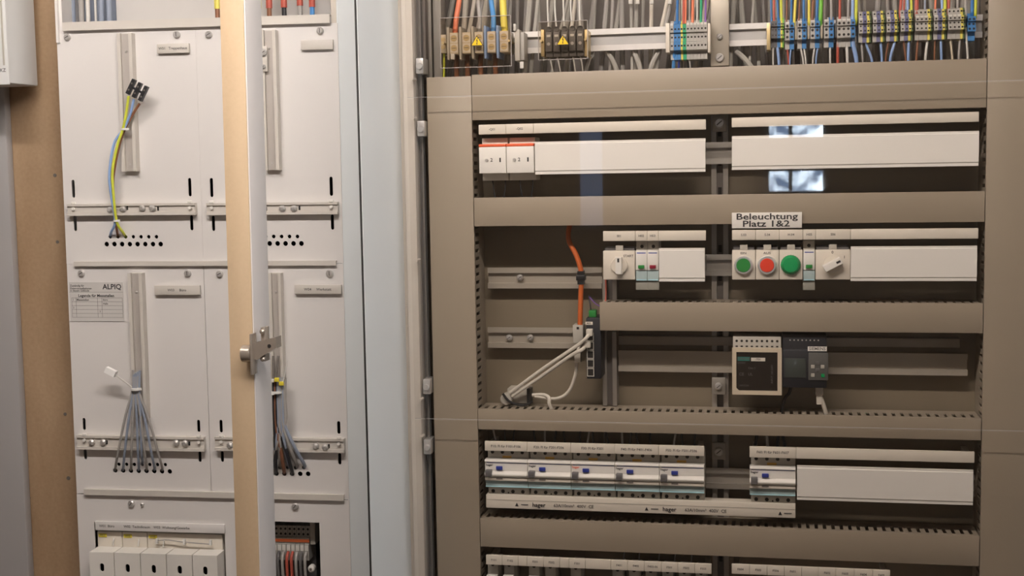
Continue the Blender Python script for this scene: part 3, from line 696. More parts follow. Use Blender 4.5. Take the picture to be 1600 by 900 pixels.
r4, zr4, _, _ = rail('mounting rail behind the pushbuttons', 944, 1527, 414, .055, 'profile')
r5, zr5, _, _ = rail('mounting rail beside the power supply', 966, 1512, 567, .055, 'rail2')
a = R0.rect(966, 527, 1500, 541, .062); MB().box(a[0], a[1], .062, VB-.001, a[2], a[3], .001).build('mounting_bar', 'profile', label='dull metal bar above the rail beside the power supply', cat='mounting bar')
r6, zr6, _, _ = rail('mounting rail behind the residual current breakers', 757, 1523, 748, .058, 'profile')
# ---- label strips
def strip(lab, x0, x1, y0l, y0r, hpx, texts, divs, v=-.006, grp='marking strips', tx=.0052):
    u0 = RP(x0, y0l, v)[0]; u1 = RP(x1, y0r, v)[0]; z1 = zav(x0, y0l, x1, y0r, v); z0 = zav(x0, y0l+hpx, x1, y0r+hpx, v)
    t = thing('marking_strip', lab, 'marking strip', (u0+u1)/2, v, z0, R0, grp)
    xs = [x0]+divs+[x1]
    for i in range(len(xs)-1):
        a = RP(xs[i], (y0l+y0r)/2, v)[0]; b = RP(xs[i+1], (y0l+y0r)/2, v)[0]
        if i == 0: a = u0
        if i == len(xs)-2: b = u1
        sg = MB().box(a+.0002, b-.0002, v, v+.006, z0, z1, .0007).build('tag', 'device', t)
        if i < len(texts) and texts[i]: MB().text(texts[i], (a+b)/2, (z0+z1)/2, v-.0002, tx).build('lettering', 'inkgrey', sg)
    MB().box(u0+.002, u1-.002, v+.006, v+.012, z0+.002, z1-.002).box(u0+.004, u0+.012, v+.012, .056, z0+.004, z1-.004).box(u1-.012, u1-.004, v+.012, .056, z0+.004, z1-.004).build('carrier', 'device_grey', t)
    return t
strip('long marking strip with two printed tags above the red-striped modules', 747.5, 1103, 195.5, 186, 15.5, ['-Q01', '-Q02'], [790, 833])
strip('long blank marking strip above the wide blank cover', 1143, 1530, 184.5, 174, 15.2, [], [])
strip('short marking strip above the START rotary switch', 942, 1103, 361, 360.5, 15.5, ['S01', 'H02', 'H03'], [992.5, 1011, 1028.5])
strip('marking strip with five printed tags under the Beleuchtung sign', 1143.5, 1529, 360, 356, 16, ['S.03', 'S.04', 'H.04', 'H05', 'S06'], [1180.5, 1217.5, 1254.5, 1274.5, 1329])
strip('marking strip above the row of five residual current breakers', 757, 1100.5, 689.5, 697.5, 15, ['F10: FI für F101-F106', 'F20: FI für F201-F206', 'F30: FI für F301', 'F40: FI für F401-F406', 'F50: FI für F501-F506'], [823.5, 891.5, 960, 1029], tx=.0058)
strip('marking strip above the single residual current breaker', 1171, 1523, 699.5, 704.5, 17, ['F60: FI für F601-F607'], [1244], tx=.0058)
bd1 = [784.5, 809.5, 823.5, 849, 874.5, 889, 914.5, 954.5, 980.5, 1006.5, 1033, 1059, 1085.5]
strip('long marking strip above the circuit breakers in the bottom row', 759, 1112, 868, 881, 15, ['F101', 'F102', '', 'F201', 'F202', '', 'F301', '', 'F401', 'F402', 'F403-06', 'F501', 'F502', 'F503'], bd1, tx=.005)
strip('shorter marking strip at the bottom beside the middle profile', 1143, 1391, 881.5, 892, 15, ['F504', 'F505', 'F506', 'F601', '', 'F602', 'F603', 'F604', 'F605'], [1171, 1198.5, 1225.6, 1252.5, 1279, 1306, 1335, 1363.5], tx=.005)
# ---- blank covers
def blank(lab, x0, x1, yl, yr, bl, br, v=-.004):
    u0 = RP(x0, yl, v)[0]; u1 = RP(x1, yr, v)[0]; z1 = zav(x0, yl, x1, yr, v); z0 = zav(x0, bl, x1, br, v)
    t = thing('blank_cover', lab, 'blank cover', (u0+u1)/2, v, z0, R0, 'blank covers')
    MB().prism([(v+.006, z1), (v+.001, z1), (v+.001, z1-.003), (v, z1-.004), (v, z0+.006), (v+.0015, z0+.0045), (v+.0015, z0), (v+.006, z0)], u0, u1).build('face', 'white', t)
    m = MB()
    for f in (.08, .92): uu = u0+(u1-u0)*f; m.box(uu-.006, uu+.006, v+.006, .0545, (z0+z1)/2-.012, (z0+z1)/2+.012)
    m.build('holder', 'device_grey', t)
blank('long white blank cover beside the red-striped modules', 835.5, 1102, 222, 215.5, 273, 268)
blank('longest white blank cover below the plain marking strip', 1143.5, 1530, 213.6, 203.4, 266, 258.6)
blank('short white blank cover beside the two small indicator modules', 1029.5, 1101, 387.5, 388, 440, 440)
blank('white blank cover beside the rotary switch marked 0 and I', 1329.5, 1527, 385.5, 384, 440, 438.5)
blank('white blank cover beside the single residual current breaker', 1245.5, 1521, 728, 735, 782, 789)
# ---- row 1 modules with a red stripe
def zc(y, xa, xb=None): return RP(xa, y, -.004)[1]
for i, (xa, xb) in enumerate(((748, 791), (791, 834.5))):
    u0 = RP(xa, 245, -.004)[0]+.0004; u1 = RP(xb, 245, -.004)[0]-.0004
    zt_ = RP(791, 215, 0)[1]; zs1 = RP(791, 224.5, -.004)[1]; zs0 = RP(791, 229, -.004)[1]; zf0 = RP(791, 270.5, -.004)[1]; zb_ = RP(791, 282, 0)[1]
    t = thing('switch_module', ['red-striped switch module at the vertical duct end', 'red-striped switch module beside the long blank cover'][i], 'switch module', (u0+u1)/2, 0, zb_, R0, 'red-striped switch modules')
    MB().box(u0+.002, u1, .012, .0545, zb_, zt_, .001).build('body', 'device', t)
    MB().box(u0, u1, -.004, .012, zf0, zs0, .001).build('face', 'white', t)
    MB().box(u0, u1, -.0045, .012, zs0, zs1, .0008).build('red_stripe', 'stripe', t)
    uu = u0+(u1-u0)*.33; zz = (zf0+zs0)/2
    MB().cyl((uu-.002, -.004, zz), (0,-1,0), .0026, .002, 12).build('button', 'steel', t)
    MB().text('2', uu+.006, zz, -.0043, .008).build('lettering', 'ink', t)
    MB().box(u1-.011, u1-.0085, -.0043, -.004, zz-.0035, zz+.0035).build('indicator', 'ink', t)
    MB().tube([(u0+.016, .02, zb_+.01), (u0+.018, .02, zb_-.012), (u0+.021, .02, zb_-.03)], .0009).tube([(u1-.006, .02, zb_+.01), (u1-.007, .02, zb_-.012), (u1-.010, .02, zb_-.03)], .0009).build('lead', 'wblack', t)
# ---- row 2
zF1 = RP(1050, 391.5, -.004)[1]; zF0 = RP(1050, 437, -.004)[1]
def face_module(name, lab, cat, xa, xb, grp, fz1=None, fz0=None):
    u0 = RP(xa, 414, -.004)[0]+.0003; u1 = RP(xb, 414, -.004)[0]-.0003
    t = thing(name, lab, cat, (u0+u1)/2, 0, zF0, R0, grp)
    MB().box(u0, u1, -.004, .008, zF0, zF1, .0011).build('face', 'device', t)
    MB().box(u0+.002, u1-.002, .008, .0545, zF0+.002, zF1+.004).build('body', 'termdark', t)
    c = (u0+u1)/2
    MB().box(c-.006, c+.006, .002, .008, zF1, zF1+.008, .0008).build('latch', 'device_grey', t)
    return t, u0, u1
def knob(t, c, zc_, r, ang, mk=True):
    k = MB().cyl((c, -.004, zc_), (0,-1,0), r, .006, 32, cap=.001).build('knob_disc', 'device', t)
    g = MB(); cs, sn = math.cos(ang), math.sin(ang)
    def q(a, b): return (c+a*cs-b*sn, zc_+a*sn+b*cs)
    L_ = r*1.0; w0 = r*.42
    prof = [(-L_, -w0), (L_, -w0), (L_*1.02, 0), (L_, w0), (-L_, w0)]
    bot = [q(*p) for p in prof]; topp = [q(p[0]*.97, p[1]*.8) for p in prof]
    n = len(prof)
    g.add([(p[0], -.010, p[1]) for p in bot]+[(p[0], -.019, p[1]) for p in topp], [tuple(range(n)), tuple(range(n, 2*n))]+[(i, (i+1) % n, n+(i+1) % n, n+i) for i in range(n)])
    gp = g.build('grip', 'white', t)
    p = [q(a, b) for a, b in ((L_*.42, -w0*.28), (L_*.88, -w0*.28), (L_*.88, w0*.28), (L_*.42, w0*.28))]
    subpart(MB().add([(x[0], -.0192, x[1]) for x in p], [(0,1,2,3)]), 'pointer', 'ink', gp)
def centre(px, py, v): return RP(px, py, v)
t, u0, u1 = face_module('rotary_switch', 'square rotary switch marked START with upright white knob', 'rotary switch', 942, 992.5, 'rotary switches')
kx, kz = RP(966.8, 415, -.012); knob(t, kx, kz, .0135, math.pi/2)
MB().text('START', u1-.0105, zF1-.0085, -.0043, .0055).build('lettering', 'inkgrey', t)
def indicator(lab, xa, xb, col, colname, grp='indicator modules'):
    u0 = RP(xa, 414, -.004)[0]+.0002; u1 = RP(xb, 414, -.004)[0]-.0002
    zl0 = zF1-.0315; z0 = RP(1010, 439, -.004)[1]
    t = thing('indicator_module', lab, 'indicator', (u0+u1)/2, 0, z0-.014, R0, grp)
    MB().box(u0, u1, .010, .0545, z0-.004, zF1+.014, .0006).build('body', 'device_grey', t)
    c = (u0+u1)/2
    MB().cyl((c, .0102, zF1+.006), (0,-1,0), .0028, .0006, 12).build('terminal_screw', 'hole', t)
    MB().box(u0, u1, -.003, .010, zl0, zF1, .0008).build('face', 'white', t)
    MB().box(c-.005, c+.005, -.006, -.003, zl0+.003, zl0+.0085, .0008).build('lens', col, t)
    MB().box(u0+.002, u1-.002, -.0032, -.003, zF1-.0045, zF1-.003).build('print_line', 'bluebtn', t)
    MB().box(u0, u1, -.001, .010, z0, zl0-.0004, .0006).build('lower_face', 'flap', t)
    MB().box(u0+.001, u1-.001, -.0016, -.001, z0+.0006, z0+.0022).build('light_edge', 'blueline', t)
    MB().box(u0-.0004, u1+.0004, .002, .008, z0-.015, z0-.0003, .0006).build('marker_flap', 'flapgrey', t)
indicator('narrow indicator module with a green lens beside the START switch', 993, 1011, 'green', 'green')
indicator('narrow indicator module with a dark red lens', 1011, 1029, 'darkred', 'red')
indicator('narrow indicator module with a green lens beside the round green lamp', 1255, 1273.5, 'green', 'green')
def ring_button(lab, name, xa, xb, colr, txt, cx_, cy_):
    t, u0, u1 = face_module(name, lab, 'pushbutton' if txt else 'lamp', xa, xb, 'lighting buttons')
    cx, cz_ = RP(cx_, cy_, -.010)
    if txt:
        MB().cyl((cx, -.004, cz_), (0,-1,0), .0148, .007, 32, r2=.0142, cap=.0012).build('bezel', 'silver', t)
        MB().cyl((cx, -.0111, cz_), (0,-1,0), .0108, .0016, 32, cap=.0007).build('button', colr, t)
        MB().text(txt, cx, zF1-.0048, -.0043, .0048, 1.3).build('lettering', 'inkgrey', t)
    else:
        m = MB().cyl((cx, -.004, cz_), (0,-1,0), .0152, .009, 32, r2=.0142, cap=.003); m.build('lens', colr, t)
        k = MB()
        for i in range(24):
            a = 2*math.pi*i/24; k.tube([(cx+.0149*math.cos(a), -.005, cz_+.0149*math.sin(a)), (cx+.0142*math.cos(a), -.0098, cz_+.0142*math.sin(a))], .0009, 5)
        k.build('lens_ribs', colr, t)
ring_button('green illuminated pushbutton marked EIN', 'pushbutton', 1143.5, 1180.5, 'green', 'EIN', 1161.5, 414.5)
ring_button('red pushbutton marked AUS', 'pushbutton', 1180.5, 1217.5, 'red', 'AUS', 1198.5, 414.5)
ring_button('round green ribbed signal lamp beside the red pushbutton', 'signal_lamp', 1217.5, 1254.5, 'greenlamp', '', 1235.5, 414)
t, u0, u1 = face_module('rotary_switch', 'square rotary switch marked 0 and I with tilted white knob', 'rotary switch', 1274, 1329, 'rotary switches')
kx, kz = RP(1301, 413.5, -.012); knob(t, kx, kz, .0145, math.radians(28))
MB().text('0', kx, zF1-.004, -.0043, .006).text('I', kx+.018, kz+.011, -.0043, .006).build('lettering', 'ink', t)
# Beleuchtung sign
a = R0.rect(1143.5, 332, 1253, 356.5, -.006)
t = thing('lettered_sign', 'white sign reading Beleuchtung Platz 1&2', 'sign', (a[0]+a[1])/2, -.006, a[2])
pl = MB().box(a[0], a[1], -.006, -.004, a[2], a[3], .0005).build('plate', 'white', t)
MB().text('Beleuchtung', (a[0]+a[1])/2, a[2]+.73*(a[3]-a[2]), -.0063, .0135, 1.42).text('Platz 1&2', (a[0]+a[1])/2-.001, a[2]+.27*(a[3]-a[2]), -.0063, .0135, 1.42).build('lettering', 'ink', t)
MB().box(a[0]+.01, a[1]-.01, -.004, 0, a[2]+.008, a[3]-.001).build('adhesive_pad', 'device_grey', t)
# ---- row 3: power supply and logic controller
a = R0.rect(1144, 544, 1221.5, 617, .0); zt_ = RP(1182, 526, .006)[1]
t = thing('power_supply', 'beige-framed power supply with black printed face', 'power supply', (a[0]+a[1])/2, 0, a[2])
u0, u1, z0, z1 = a
MB().box(u0+.001, u1-.001, .006, .054, z0+.001, zt_, .001).build('body', 'device_grey', t)
fw = .0065
MB().plate([(u0, z0), (u1, z0), (u1, z1), (u0, z1)], [[(u0+fw+.004, z0+fw), (u1-fw, z0+fw), (u1-fw, z1-fw), (u0+fw, z1-fw), (u0+fw, z0+fw+.004)]], 0, .006).build('frame', 'psu_frame', t)
fc = MB().box(u0+fw-.001, u1-fw+.001, .002, .005, z0+fw-.001, z1-fw+.001).build('front', 'psu_face', t)
MB().box(u0+fw+.002, u0+fw+.021, .0014, .002, z1-fw-.014, z1-fw-.008).build('brand_field', 'teal', fc)
MB().text('SIEMENS', u0+fw+.0115, z1-fw-.011, .0012, .0052).text('LOGO!', u0+fw+.008, z1-fw-.0175, .0012, .004).text('24V/2.5A', u0+fw+.012, z0+fw+.008, .0012, .004).text('CE', u0+fw+.008, z0+fw+.026, .0012, .0065).text('UL', u0+fw+.022, z0+fw+.026, .0012, .006).text('Class 2', u0+fw+.024, z0+fw+.036, .0012, .004).text('INPUT 100-240V', u1-fw-.0085, (z0+z1)/2-.004, .0012, .0042, 1, 'CENTER', math.pi/2).build('lettering', 'inkgrey', fc)
MB().box(u0+fw+.023, u0+fw+.045, .0014, .002, z1-fw-.0145, z1-fw-.009).build('sticker', 'device', fc)
MB().text('-T01', u0+fw+.034, z1-fw-.0118, .0012, .0045).build('sticker_lettering', 'ink', fc)
k = MB()
for i in range(9): uu = u0+.007+i*(u1-u0-.014)/8; k.cyl((uu, .0062, zt_-.007), (0,-1,0), .0020, .0004, 10); k.box(uu-.0018, uu+.0018, .0054, .006, z1+.001, z1+.003)
k.build('terminal_opening', 'hole', t)
a = R0.rect(1222.5, 523, 1293, 606, .0); u0, u1, z0, z1 = a
t = thing('logic_controller', 'dark compact logic controller with display and keypad', 'controller', (u0+u1)/2, 0, z0)
MB().box(u0, u1-.001, .010, .054, z0+.004, z1, .002).build('body', 'anthracite', t)
MB().box(u0, u1-.001, .0, .010, z0, z1-.024, .002).build('front', 'anthracite', t)
zz0, zz1 = RP(1240, 590, 0)[1], RP(1240, 560, 0)[1]
MB().box(u0+.003, u0+.036, -.0012, 0, zz0, zz1, .0006).build('display', 'lcd', t)
kp = MB().box(u0+.040, u1+.001, -.002, .001, RP(1280, 594, 0)[1], RP(1280, 551, 0)[1], .0008).build('keypad', 'keypad', t)
ku, kz = RP(1277, 575, 0)
for dx, dz, mm in ((0, .008, 'termdark'), (0, -.003, 'termdark'), (-.007, .0025, 'device_grey'), (.008, .0025, 'device_grey'), (-.007, -.011, 'device_grey'), (.0085, -.0115, 'greenlamp')):
    MB().box(ku+dx-.0028, ku+dx+.0028, -.0032, -.002, kz+dz-.0028, kz+dz+.0028, .0006).build('key', mm, kp)
p = R0.rect(1262, 541.5, 1292, 548.5, .0); MB().box(p[0], p[1], -.0008, 0.0, p[2], p[3]).build('white_label', 'white', t)
MB().text('SIEMENS', (p[0]+p[1])/2, (p[2]+p[3])/2, -.0010, .0068).build('lettering', 'inkgrey', t)
k = MB()
for i in range(8): uu = u0+.012+i*.0062; k.cyl((uu, .0102, z1-.010), (0,-1,0), .0012, .0004, 8)
k.build('terminal_opening', 'device_grey', t)
a = RP(1280, 605, .02); b = RP(1284, 625, .02); c = RP(1289, 640, .02); zz = DZ[3][1]
t = thing('network_cable', 'beige network cable plugged in under the logic controller', 'cable', a[0], .02, zz)
MB().box(a[0]-.006, a[0]+.006, .014, .026, a[1]-.012, a[1]+.003, .001).build('plug', 'cablewhite', t)
MB().tube([(a[0], .02, a[1]-.011), (b[0], .02, b[1]), (c[0], .022, c[1]), (c[0]+.004, .028, zz-.012)], .0034).build('jacket', 'cablewhite', t)
MB().prism([(.0165, a[1]-.027), (.015, a[1]-.012), (.025, a[1]-.012), (.0235, a[1]-.027)], a[0]-.0042, a[0]+.0042).build('strain_relief', 'cablewhite', t)
a = RP(1236, 606, .03); c = RP(1219, 642, .03)
MB().tube([(a[0], .03, a[1]+.004), (a[0]-.003, .028, a[1]-.008), ((a[0]+c[0])/2-.002, .028, (a[1]+c[1])/2), (c[0], .03, zz-.014)], .0026).build('supply_lead', 'wblack', label='black lead bending down from the logic controller into the duct', cat='cable')
# ---- network switch, orange cable, patch cables
a = R0.rect(916, 497, 939, 592, .0); u0, u1, z0, z1 = a
t = thing('network_switch', 'narrow black network switch with three open ports', 'network switch', (u0+u1)/2, 0, z0)
MB().box(u0, u1, .0, .0595, z0, z1, .0015).build('body', 'anthracite', t)
MB().box(u0+.003, u0+.015, .012, .03, z1, z1+.011, .0008).build('plug_connector', 'green', t)
MB().box(u0-.001, u0+.011, -.0006, 0, z1-.011, z1-.006, .0003).build('label', 'device', t)
MB().text('A01', u0+.005, z1-.0085, -.0008, .0045).build('lettering', 'ink', t)
for i in range(5):
    zz = z0+.004+i*.0145
    fr_ = MB().plate([(u0+.001, zz), (u0+.0125, zz), (u0+.0125, zz+.0135), (u0+.001, zz+.0135)], [[(u0+.0022, zz+.0012), (u0+.0113, zz+.0012), (u0+.0113, zz+.0123), (u0+.0022, zz+.0123)]], -.0012, .0).build('port', 'device_grey', t)
    MB().box(u0+.002, u0+.0115, -.0003, -.0001, zz+.001, zz+.0125).build('port_opening', 'hole', fr_)
a = R0.rect(895, 508, 911, 536, .03); u0s = a[0]
t = thing('rail_clamp', 'grey rail clamp block below the orange cable', 'rail clamp', (a[0]+a[1])/2, .03, a[2])
MB().box(a[0], a[1], .03, .0595, a[2], a[3], .001).build('body', 'device_grey', t)
MB().box((a[0]+a[1])/2-.002, (a[0]+a[1])/2+.002, .0294, .03, a[3]-.007, a[3]-.003).build('opening', 'hole', t)
pts = [(893, 335, .05), (888, 372, .045), (900, 398, .042), (908, 425, .04), (907.5, 460, .038), (906.5, 500, .036), (906, 530, .04)]
oc = thing('optical_cable', 'orange cable running down from the duct to the rail clamp', 'cable', RP(906, 530, .04)[0], .04, RP(906, 530, .04)[1])
MB().tube([(RP(x, y, v)[0], v, RP(x, y, v)[1]) for x, y, v in pts], .0042, 10).build('jacket', 'orange', oc)
u, z = RP(907.5, 434, .036)
MB().box(u-.0075, u+.0075, .032, .048, z-.0045, z+.0045, .001).prism([(.034, z-.011), (.034, z+.011), (.046, z+.011), (.046, z-.011)], u-.0055, u+.0055).build('holder_clip', 'blackp', oc)
def pts3(l): return [(RP(x, y, v)[0], v, RP(x, y, v)[1]) for x, y, v in l]
pc = thing('patch_cable', 'upper pale patch cable slanting from the switch to the cable holder', 'cable', *pts3([(797,617,.03)])[0], R0, 'patch cables')
MB().tube(pts3([(921,521,-.008), (915,529,-.014), (902,540,-.008), (850,575,.01), (797,614,.03)]), .0031).build('jacket', 'cablewhite', pc)
a = pts3([(921,521,-.008)])[0]; MB().box(a[0]-.005, a[0]+.005, -.012, .0, a[2]-.004, a[2]+.007, .001).build('plug', 'cablewhite', pc)
pc = thing('patch_cable', 'lower pale patch cable slanting beside the other one to the cable holder', 'cable', *pts3([(800,622,.03)])[0], R0, 'patch cables')
MB().tube(pts3([(917,537,-.004), (910,546,-.008), (893,555,-.004), (850,585,.014), (800,619,.032)]), .0031).build('jacket', 'cablewhite', pc)
a = pts3([(918,537,-.004)])[0]; MB().box(a[0]-.005, a[0]+.005, -.01, .0, a[2]-.006, a[2]+.004, .001).build('plug', 'cablewhite', pc)
pc = thing('patch_cable', 'pale patch cable hanging in a loop below the rail clamp', 'cable', *pts3([(860,625,.03)])[0], R0, 'patch cables')
MB().tube(pts3([(905,538,.022), (902,556,.02), (899,585,.02), (888,612,.024), (868,623,.026), (836,619,.034)]), .0027).build('jacket', 'cablewhite', pc)
a = pts3([(903,556,.02)])[0]; MB().prism([(.015, a[2]-.01), (.013, a[2]+.008), (.027, a[2]+.008), (.025, a[2]-.01)], a[0]-.005, a[0]+.005).build('strain_relief', 'cablewhite', pc)
pc = thing('patch_cable', 'short pale patch cable bending into the duct slot', 'cable', *pts3([(860,640,.02)])[0], R0, 'patch cables')
MB().tube(pts3([(832,617,.036), (850,617,.03), (858,622,.022), (858,630,.02), (862,640,.024)]), .0031).build('jacket', 'cablewhite', pc)
ch = thing('cable_holder', 'grey cable holder with dark strap at the bottom corner', 'cable holder', RP(812, 630, .05)[0], .05, DZ[3][1], R0)
u, z = RP(793, 622, .045); MB().cyl((u, .05, z), (0,-1,0), .010, .02, 18, cap=.002).build('drum', 'device_grey', ch)
u2, z2 = RP(820, 618, .05)
MB().prism([(.045, z2-.012), (.045, z2+.012), (.08, z2+.012), (.08, z2-.012)], u, u2+.008).build('base', 'device_grey', ch)
MB().tube([(u-.004, .025, z+.011), (u+.008, .026, z-.003), (u+.03, .03, z-.009), (u+.043, .04, z-.004)], .0022).build('strap', 'blackp', ch)
MB().box(u2+.006, u2+.012, .035, .06, z2-.010, z2+.014, .001).build('clip', 'blackp', ch)
# thin wires by the short upright
for lab, l, r, mm in (('thin red wire dropping behind the START rotary switch', [(946,430,.035), (947,455,.035), (946,476,.03)], .0014, 'wred'),
                 ('thin black wire dropping into the top of the network switch', [(924,490,.02), (922,475,.02), (920,462,.03), (930,472,.03)], .0011, 'wblack'),
                 ('thin violet wire bending to the duct above the network switch', [(921,464,.03), (930,474,.02), (940,480,.015)], .0010, 'wviolet')):
    MB().tube(pts3(l), r, 6).build('wire', mm, label=lab, cat='wire')
# ---- row 4: residual current breakers
def rcd(lab, u0, w_):
    t = thing('residual_current_breaker', lab, 'circuit breaker', u0+w_/2, 0, ZB, R0, 'residual current breakers')
    a, b = u0+.0004, u0+w_-.0004; P_ = ZP
    MB().box(a+.002, b, .012, .0575, P_(778), P_(702), .0008).build('body', 'device_grey', t)
    MB().prism([(.012, P_(719)), (-.003, P_(719)), (-.004, P_(720.5)), (-.004, P_(722.5)), (-.002, P_(723.5)), (-.002, P_(736)), (.012, P_(736))], a, b).build('upper_face', 'white', t)
    MB().box(a+.003, b-.001, -.0024, -.0019, P_(724.3), P_(723.2)).build('print_line', 'bluebtn', t)
    n = 10; prof = [(.012, P_(747)), (.012, P_(736.3))]+[(-.002-.006*math.sin(math.pi*i/n), P_(736.3)+(P_(747)-P_(736.3))*i/n) for i in range(n+1)]
    MB().prism(prof, a, b).build('toggle_bar', 'white', t)
    MB().prism([(.012, P_(752.5)), (.012, P_(747.2)), (-.0035, P_(747.2)), (-.0035, P_(751)), (-.001, P_(752.5))], a, b).build('lower_lip', 'device', t)
    MB().box(a, b, .002, .012, P_(762), P_(752.7), .0004).build('lower_face', 'flap', t)
    MB().box(a, b, .0006, .002, P_(762.6), P_(761.2)).build('light_edge', 'blueline', t)
    MB().box(a+.002, a+.0125, -.013, -.002, P_(744), P_(734), .001).build('handle', 'handlegrey', t)
    MB().box(a+.0035, a+.011, -.0134, -.013, P_(743), P_(737.5)).build('handle_mark', 'termdark', t)
    MB().box(a+.019, a+.0297, -.006, -.002, P_(734.5), P_(728.8), .0008).build('test_button', 'bluebtn', t)
    MB().box(a+.019, a+.0297, -.0044, -.0035, P_(749.2), P_(747)).build('window', 'recess', t)
    MB().text('hager', a+.0075, P_(727.5), -.0023, .0055).build('lettering', 'stripe' if 'third' in lab else 'ink', t)
    MB().box(a+.027, a+.042, .0112, .012, P_(719.5), P_(715.5)).build('sticker', 'orangelabel', t)
    for i in range(4):
        uu = a+.010+i*.0168
        for yy, r in ((710, .0029), (771.5, .0031)):
            MB().cyl((uu, .0122, P_(yy)), (0,-1,0), r, .0004, 12).build('terminal_screw', 'hole', t)
    MB().cyl((a+.036, .0122, P_(773.5)), (0,-1,0), .0014, .0004, 8).build('terminal_screw', 'hole', t)
    return t
XB = [757, 823.5, 891.5, 960, 1029, 1100.5]
uL = RP(757, 720, -.004)[0]; uR = RP(1100.5, 730, -.004)[0]; W5 = (uR-uL)/5
_z0 = zav(757, 689.5, 1100.5, 697.5, -.004)
def ZP(y): return RP(790, y+.0, -.004)[1] - (RP(790, 690.3, -.004)[1]-_z0)
ZB = ZP(778)
ords = ['first', 'second', 'third', 'fourth', 'fifth']
b0 = rcd('residual current breaker with blue test button, first from the vertical duct', uL, W5)
for i in range(1, 5):
    if i == 2: rcd('residual current breaker with red maker mark, third from the vertical duct', uL+2*W5, W5)
    else:
        c = copy_tree(b0); c.location.x += i*W5; c['label'] = 'residual current breaker with blue test button, %s from the vertical duct' % ords[i]
u6 = RP(1171, 740, -.004)[0]
c = copy_tree(b0); c.location.x += u6-uL; c['label'] = 'single residual current breaker beside the white blank cover'
# busbar
ub0 = RP(759.5, 786, .004)[0]; ub1 = RP(1243, 798, .004)[0]
t = thing('busbar', 'long cream busbar clamped under the residual current breakers', 'busbar', (ub0+ub1)/2, .004, ZP(796.5))
MB().box(ub0, ub1, .004, .03, ZP(796.5), ZP(775.5), .001).build('housing', 'device', t)
MB().box(ub0, ub1, .0034, .004, ZP(783.3), ZP(782.8)).build('seam', 'device_grey', t)
k = MB(); k2 = MB()
def pr():
    global k2
    k2.build('fine_lettering', 'inkgrey', t); k2 = MB()
zz = ZP(789.5)
for x in (842, 1046): 
    uu = RP(x, 790, .004)[0]
    k.text('hager', uu, zz, .0033, .010); k2.text('63A/10mm²  400V  CE', uu+.058, zz, .0033, .0072)
    k.add([(uu-.040, .0033, zz-.003), (uu-.034, .0033, zz-.003), (uu-.037, .0033, zz+.003)], [(0,1,2)])
    pr(); k2.box(uu-.030, uu-.018, .0032, .0036, zz-.0008, zz+.0008); pr()
uu = RP(1219, 801, .004)[0]; k.add([(uu-.003, .0033, zz-.003), (uu+.003, .0033, zz-.003), (uu, .0033, zz+.003)], [(0,1,2)]); k2.box(uu+.006, uu+.018, .0032, .0036, zz-.0008, zz+.0008)
k.build('lettering', 'ink', t); k2.build('fine_lettering', 'inkgrey', t)
# loops of dark wire above the breakers
zlo, zhi = ZP(700), DZ[3][0]
for i, x in enumerate((776, 790, 802, 838, 852, 866, 884, 906, 917, 928, 944, 952, 973, 984, 998, 1016, 1052, 1068, 1085, 1178, 1200, 1214, 1228)):
    u = RP(x, 685, .03)[0]; dx = ((i*37) % 11-5)*.0014
    zz = zlo if x < 1150 else zlo
    MB().tube([(u, .035, zz-.006), (u+dx*.3, .026, zz+.010), (u+dx, .03, zhi+.004), (u+dx*1.4, .045, zhi+.018)], .0017 if x < 1150 else .0026, 6).build('wire', 'wblack' if i % 4 else 'wgrey',
        label='dark feed wire looping down behind the breaker marking strip', cat='wire', group='feed wires above the residual current breakers')
a = RP(1135, 690, .06); 
# ---- row 5: circuit breaker tops
tags5 = [759]+bd1+[1112]
zt5 = zav(759, 885, 1112, 898, 0)
for i, j in ((0, 1), (1, 2), (3, 4), (4, 5), (6, 7), (8, 9), (9, 10), (10, 11), (11, 12), (12, 13), (13, 14)):
    u0 = RP(tags5[i], 890, 0)[0]; u1 = RP(tags5[j], 890, 0)[0]; w_ = min(u1-u0, .019); u1 = u0+w_
    n5 = {0:'first',1:'second',3:'third',4:'fourth',6:'fifth',8:'sixth',9:'seventh',10:'eighth',11:'ninth',12:'tenth',13:'eleventh'}[i]
    t = thing('circuit_breaker', 'narrow circuit breaker in the bottom row, %s from the vertical duct' % n5, 'circuit breaker', (u0+u1)/2, .02, zt5-.085, R0, 'bottom row circuit breakers')
    MB().box(u0+.001, u1-.0003, .012, .058, zt5-.085, zt5+.004, .0008).build('body', 'device_grey', t)
    MB().box(u0+.001, u1-.0003, -.003, .012, zt5-.062, zt5-.016, .001).build('face', 'white', t)
    MB().box(u0+.005, u1-.005, -.012, -.003, zt5-.045, zt5-.034, .001).build('handle', 'termdark', t)
    MB().cyl(((u0+u1)/2, .0122, zt5-.001), (0,-1,0), .003, .0004, 12).build('terminal_screw', 'hole', t)
for i, x in enumerate((976, 1000, 1031, 1056, 1082)):
    MB().tube(pts3([(x, 862, .03), (x-1.5, 872, .025), (x-2, 886, .03)]), .0009, 6).build('wire', 'wgrey', label='thin pale wire dropping to the bottom row of breakers', cat='wire', group='thin wires above the bottom row')
# ================================================================== TOP: TERMINAL RAIL
zTop = RP(1000, -60, .05)[1]; zDu = DZ[0][1]-.02
TV = .0
def tz(y, x, v=TV): return RP(x, y, v)[1]
def wire(lab, pts, r, mm, grp=None, name='wire', cat='wire', n=8):
    o = MB().tube(pts3(pts), r, n).build(name, mm, label=lab, cat=cat, group=grp); return o
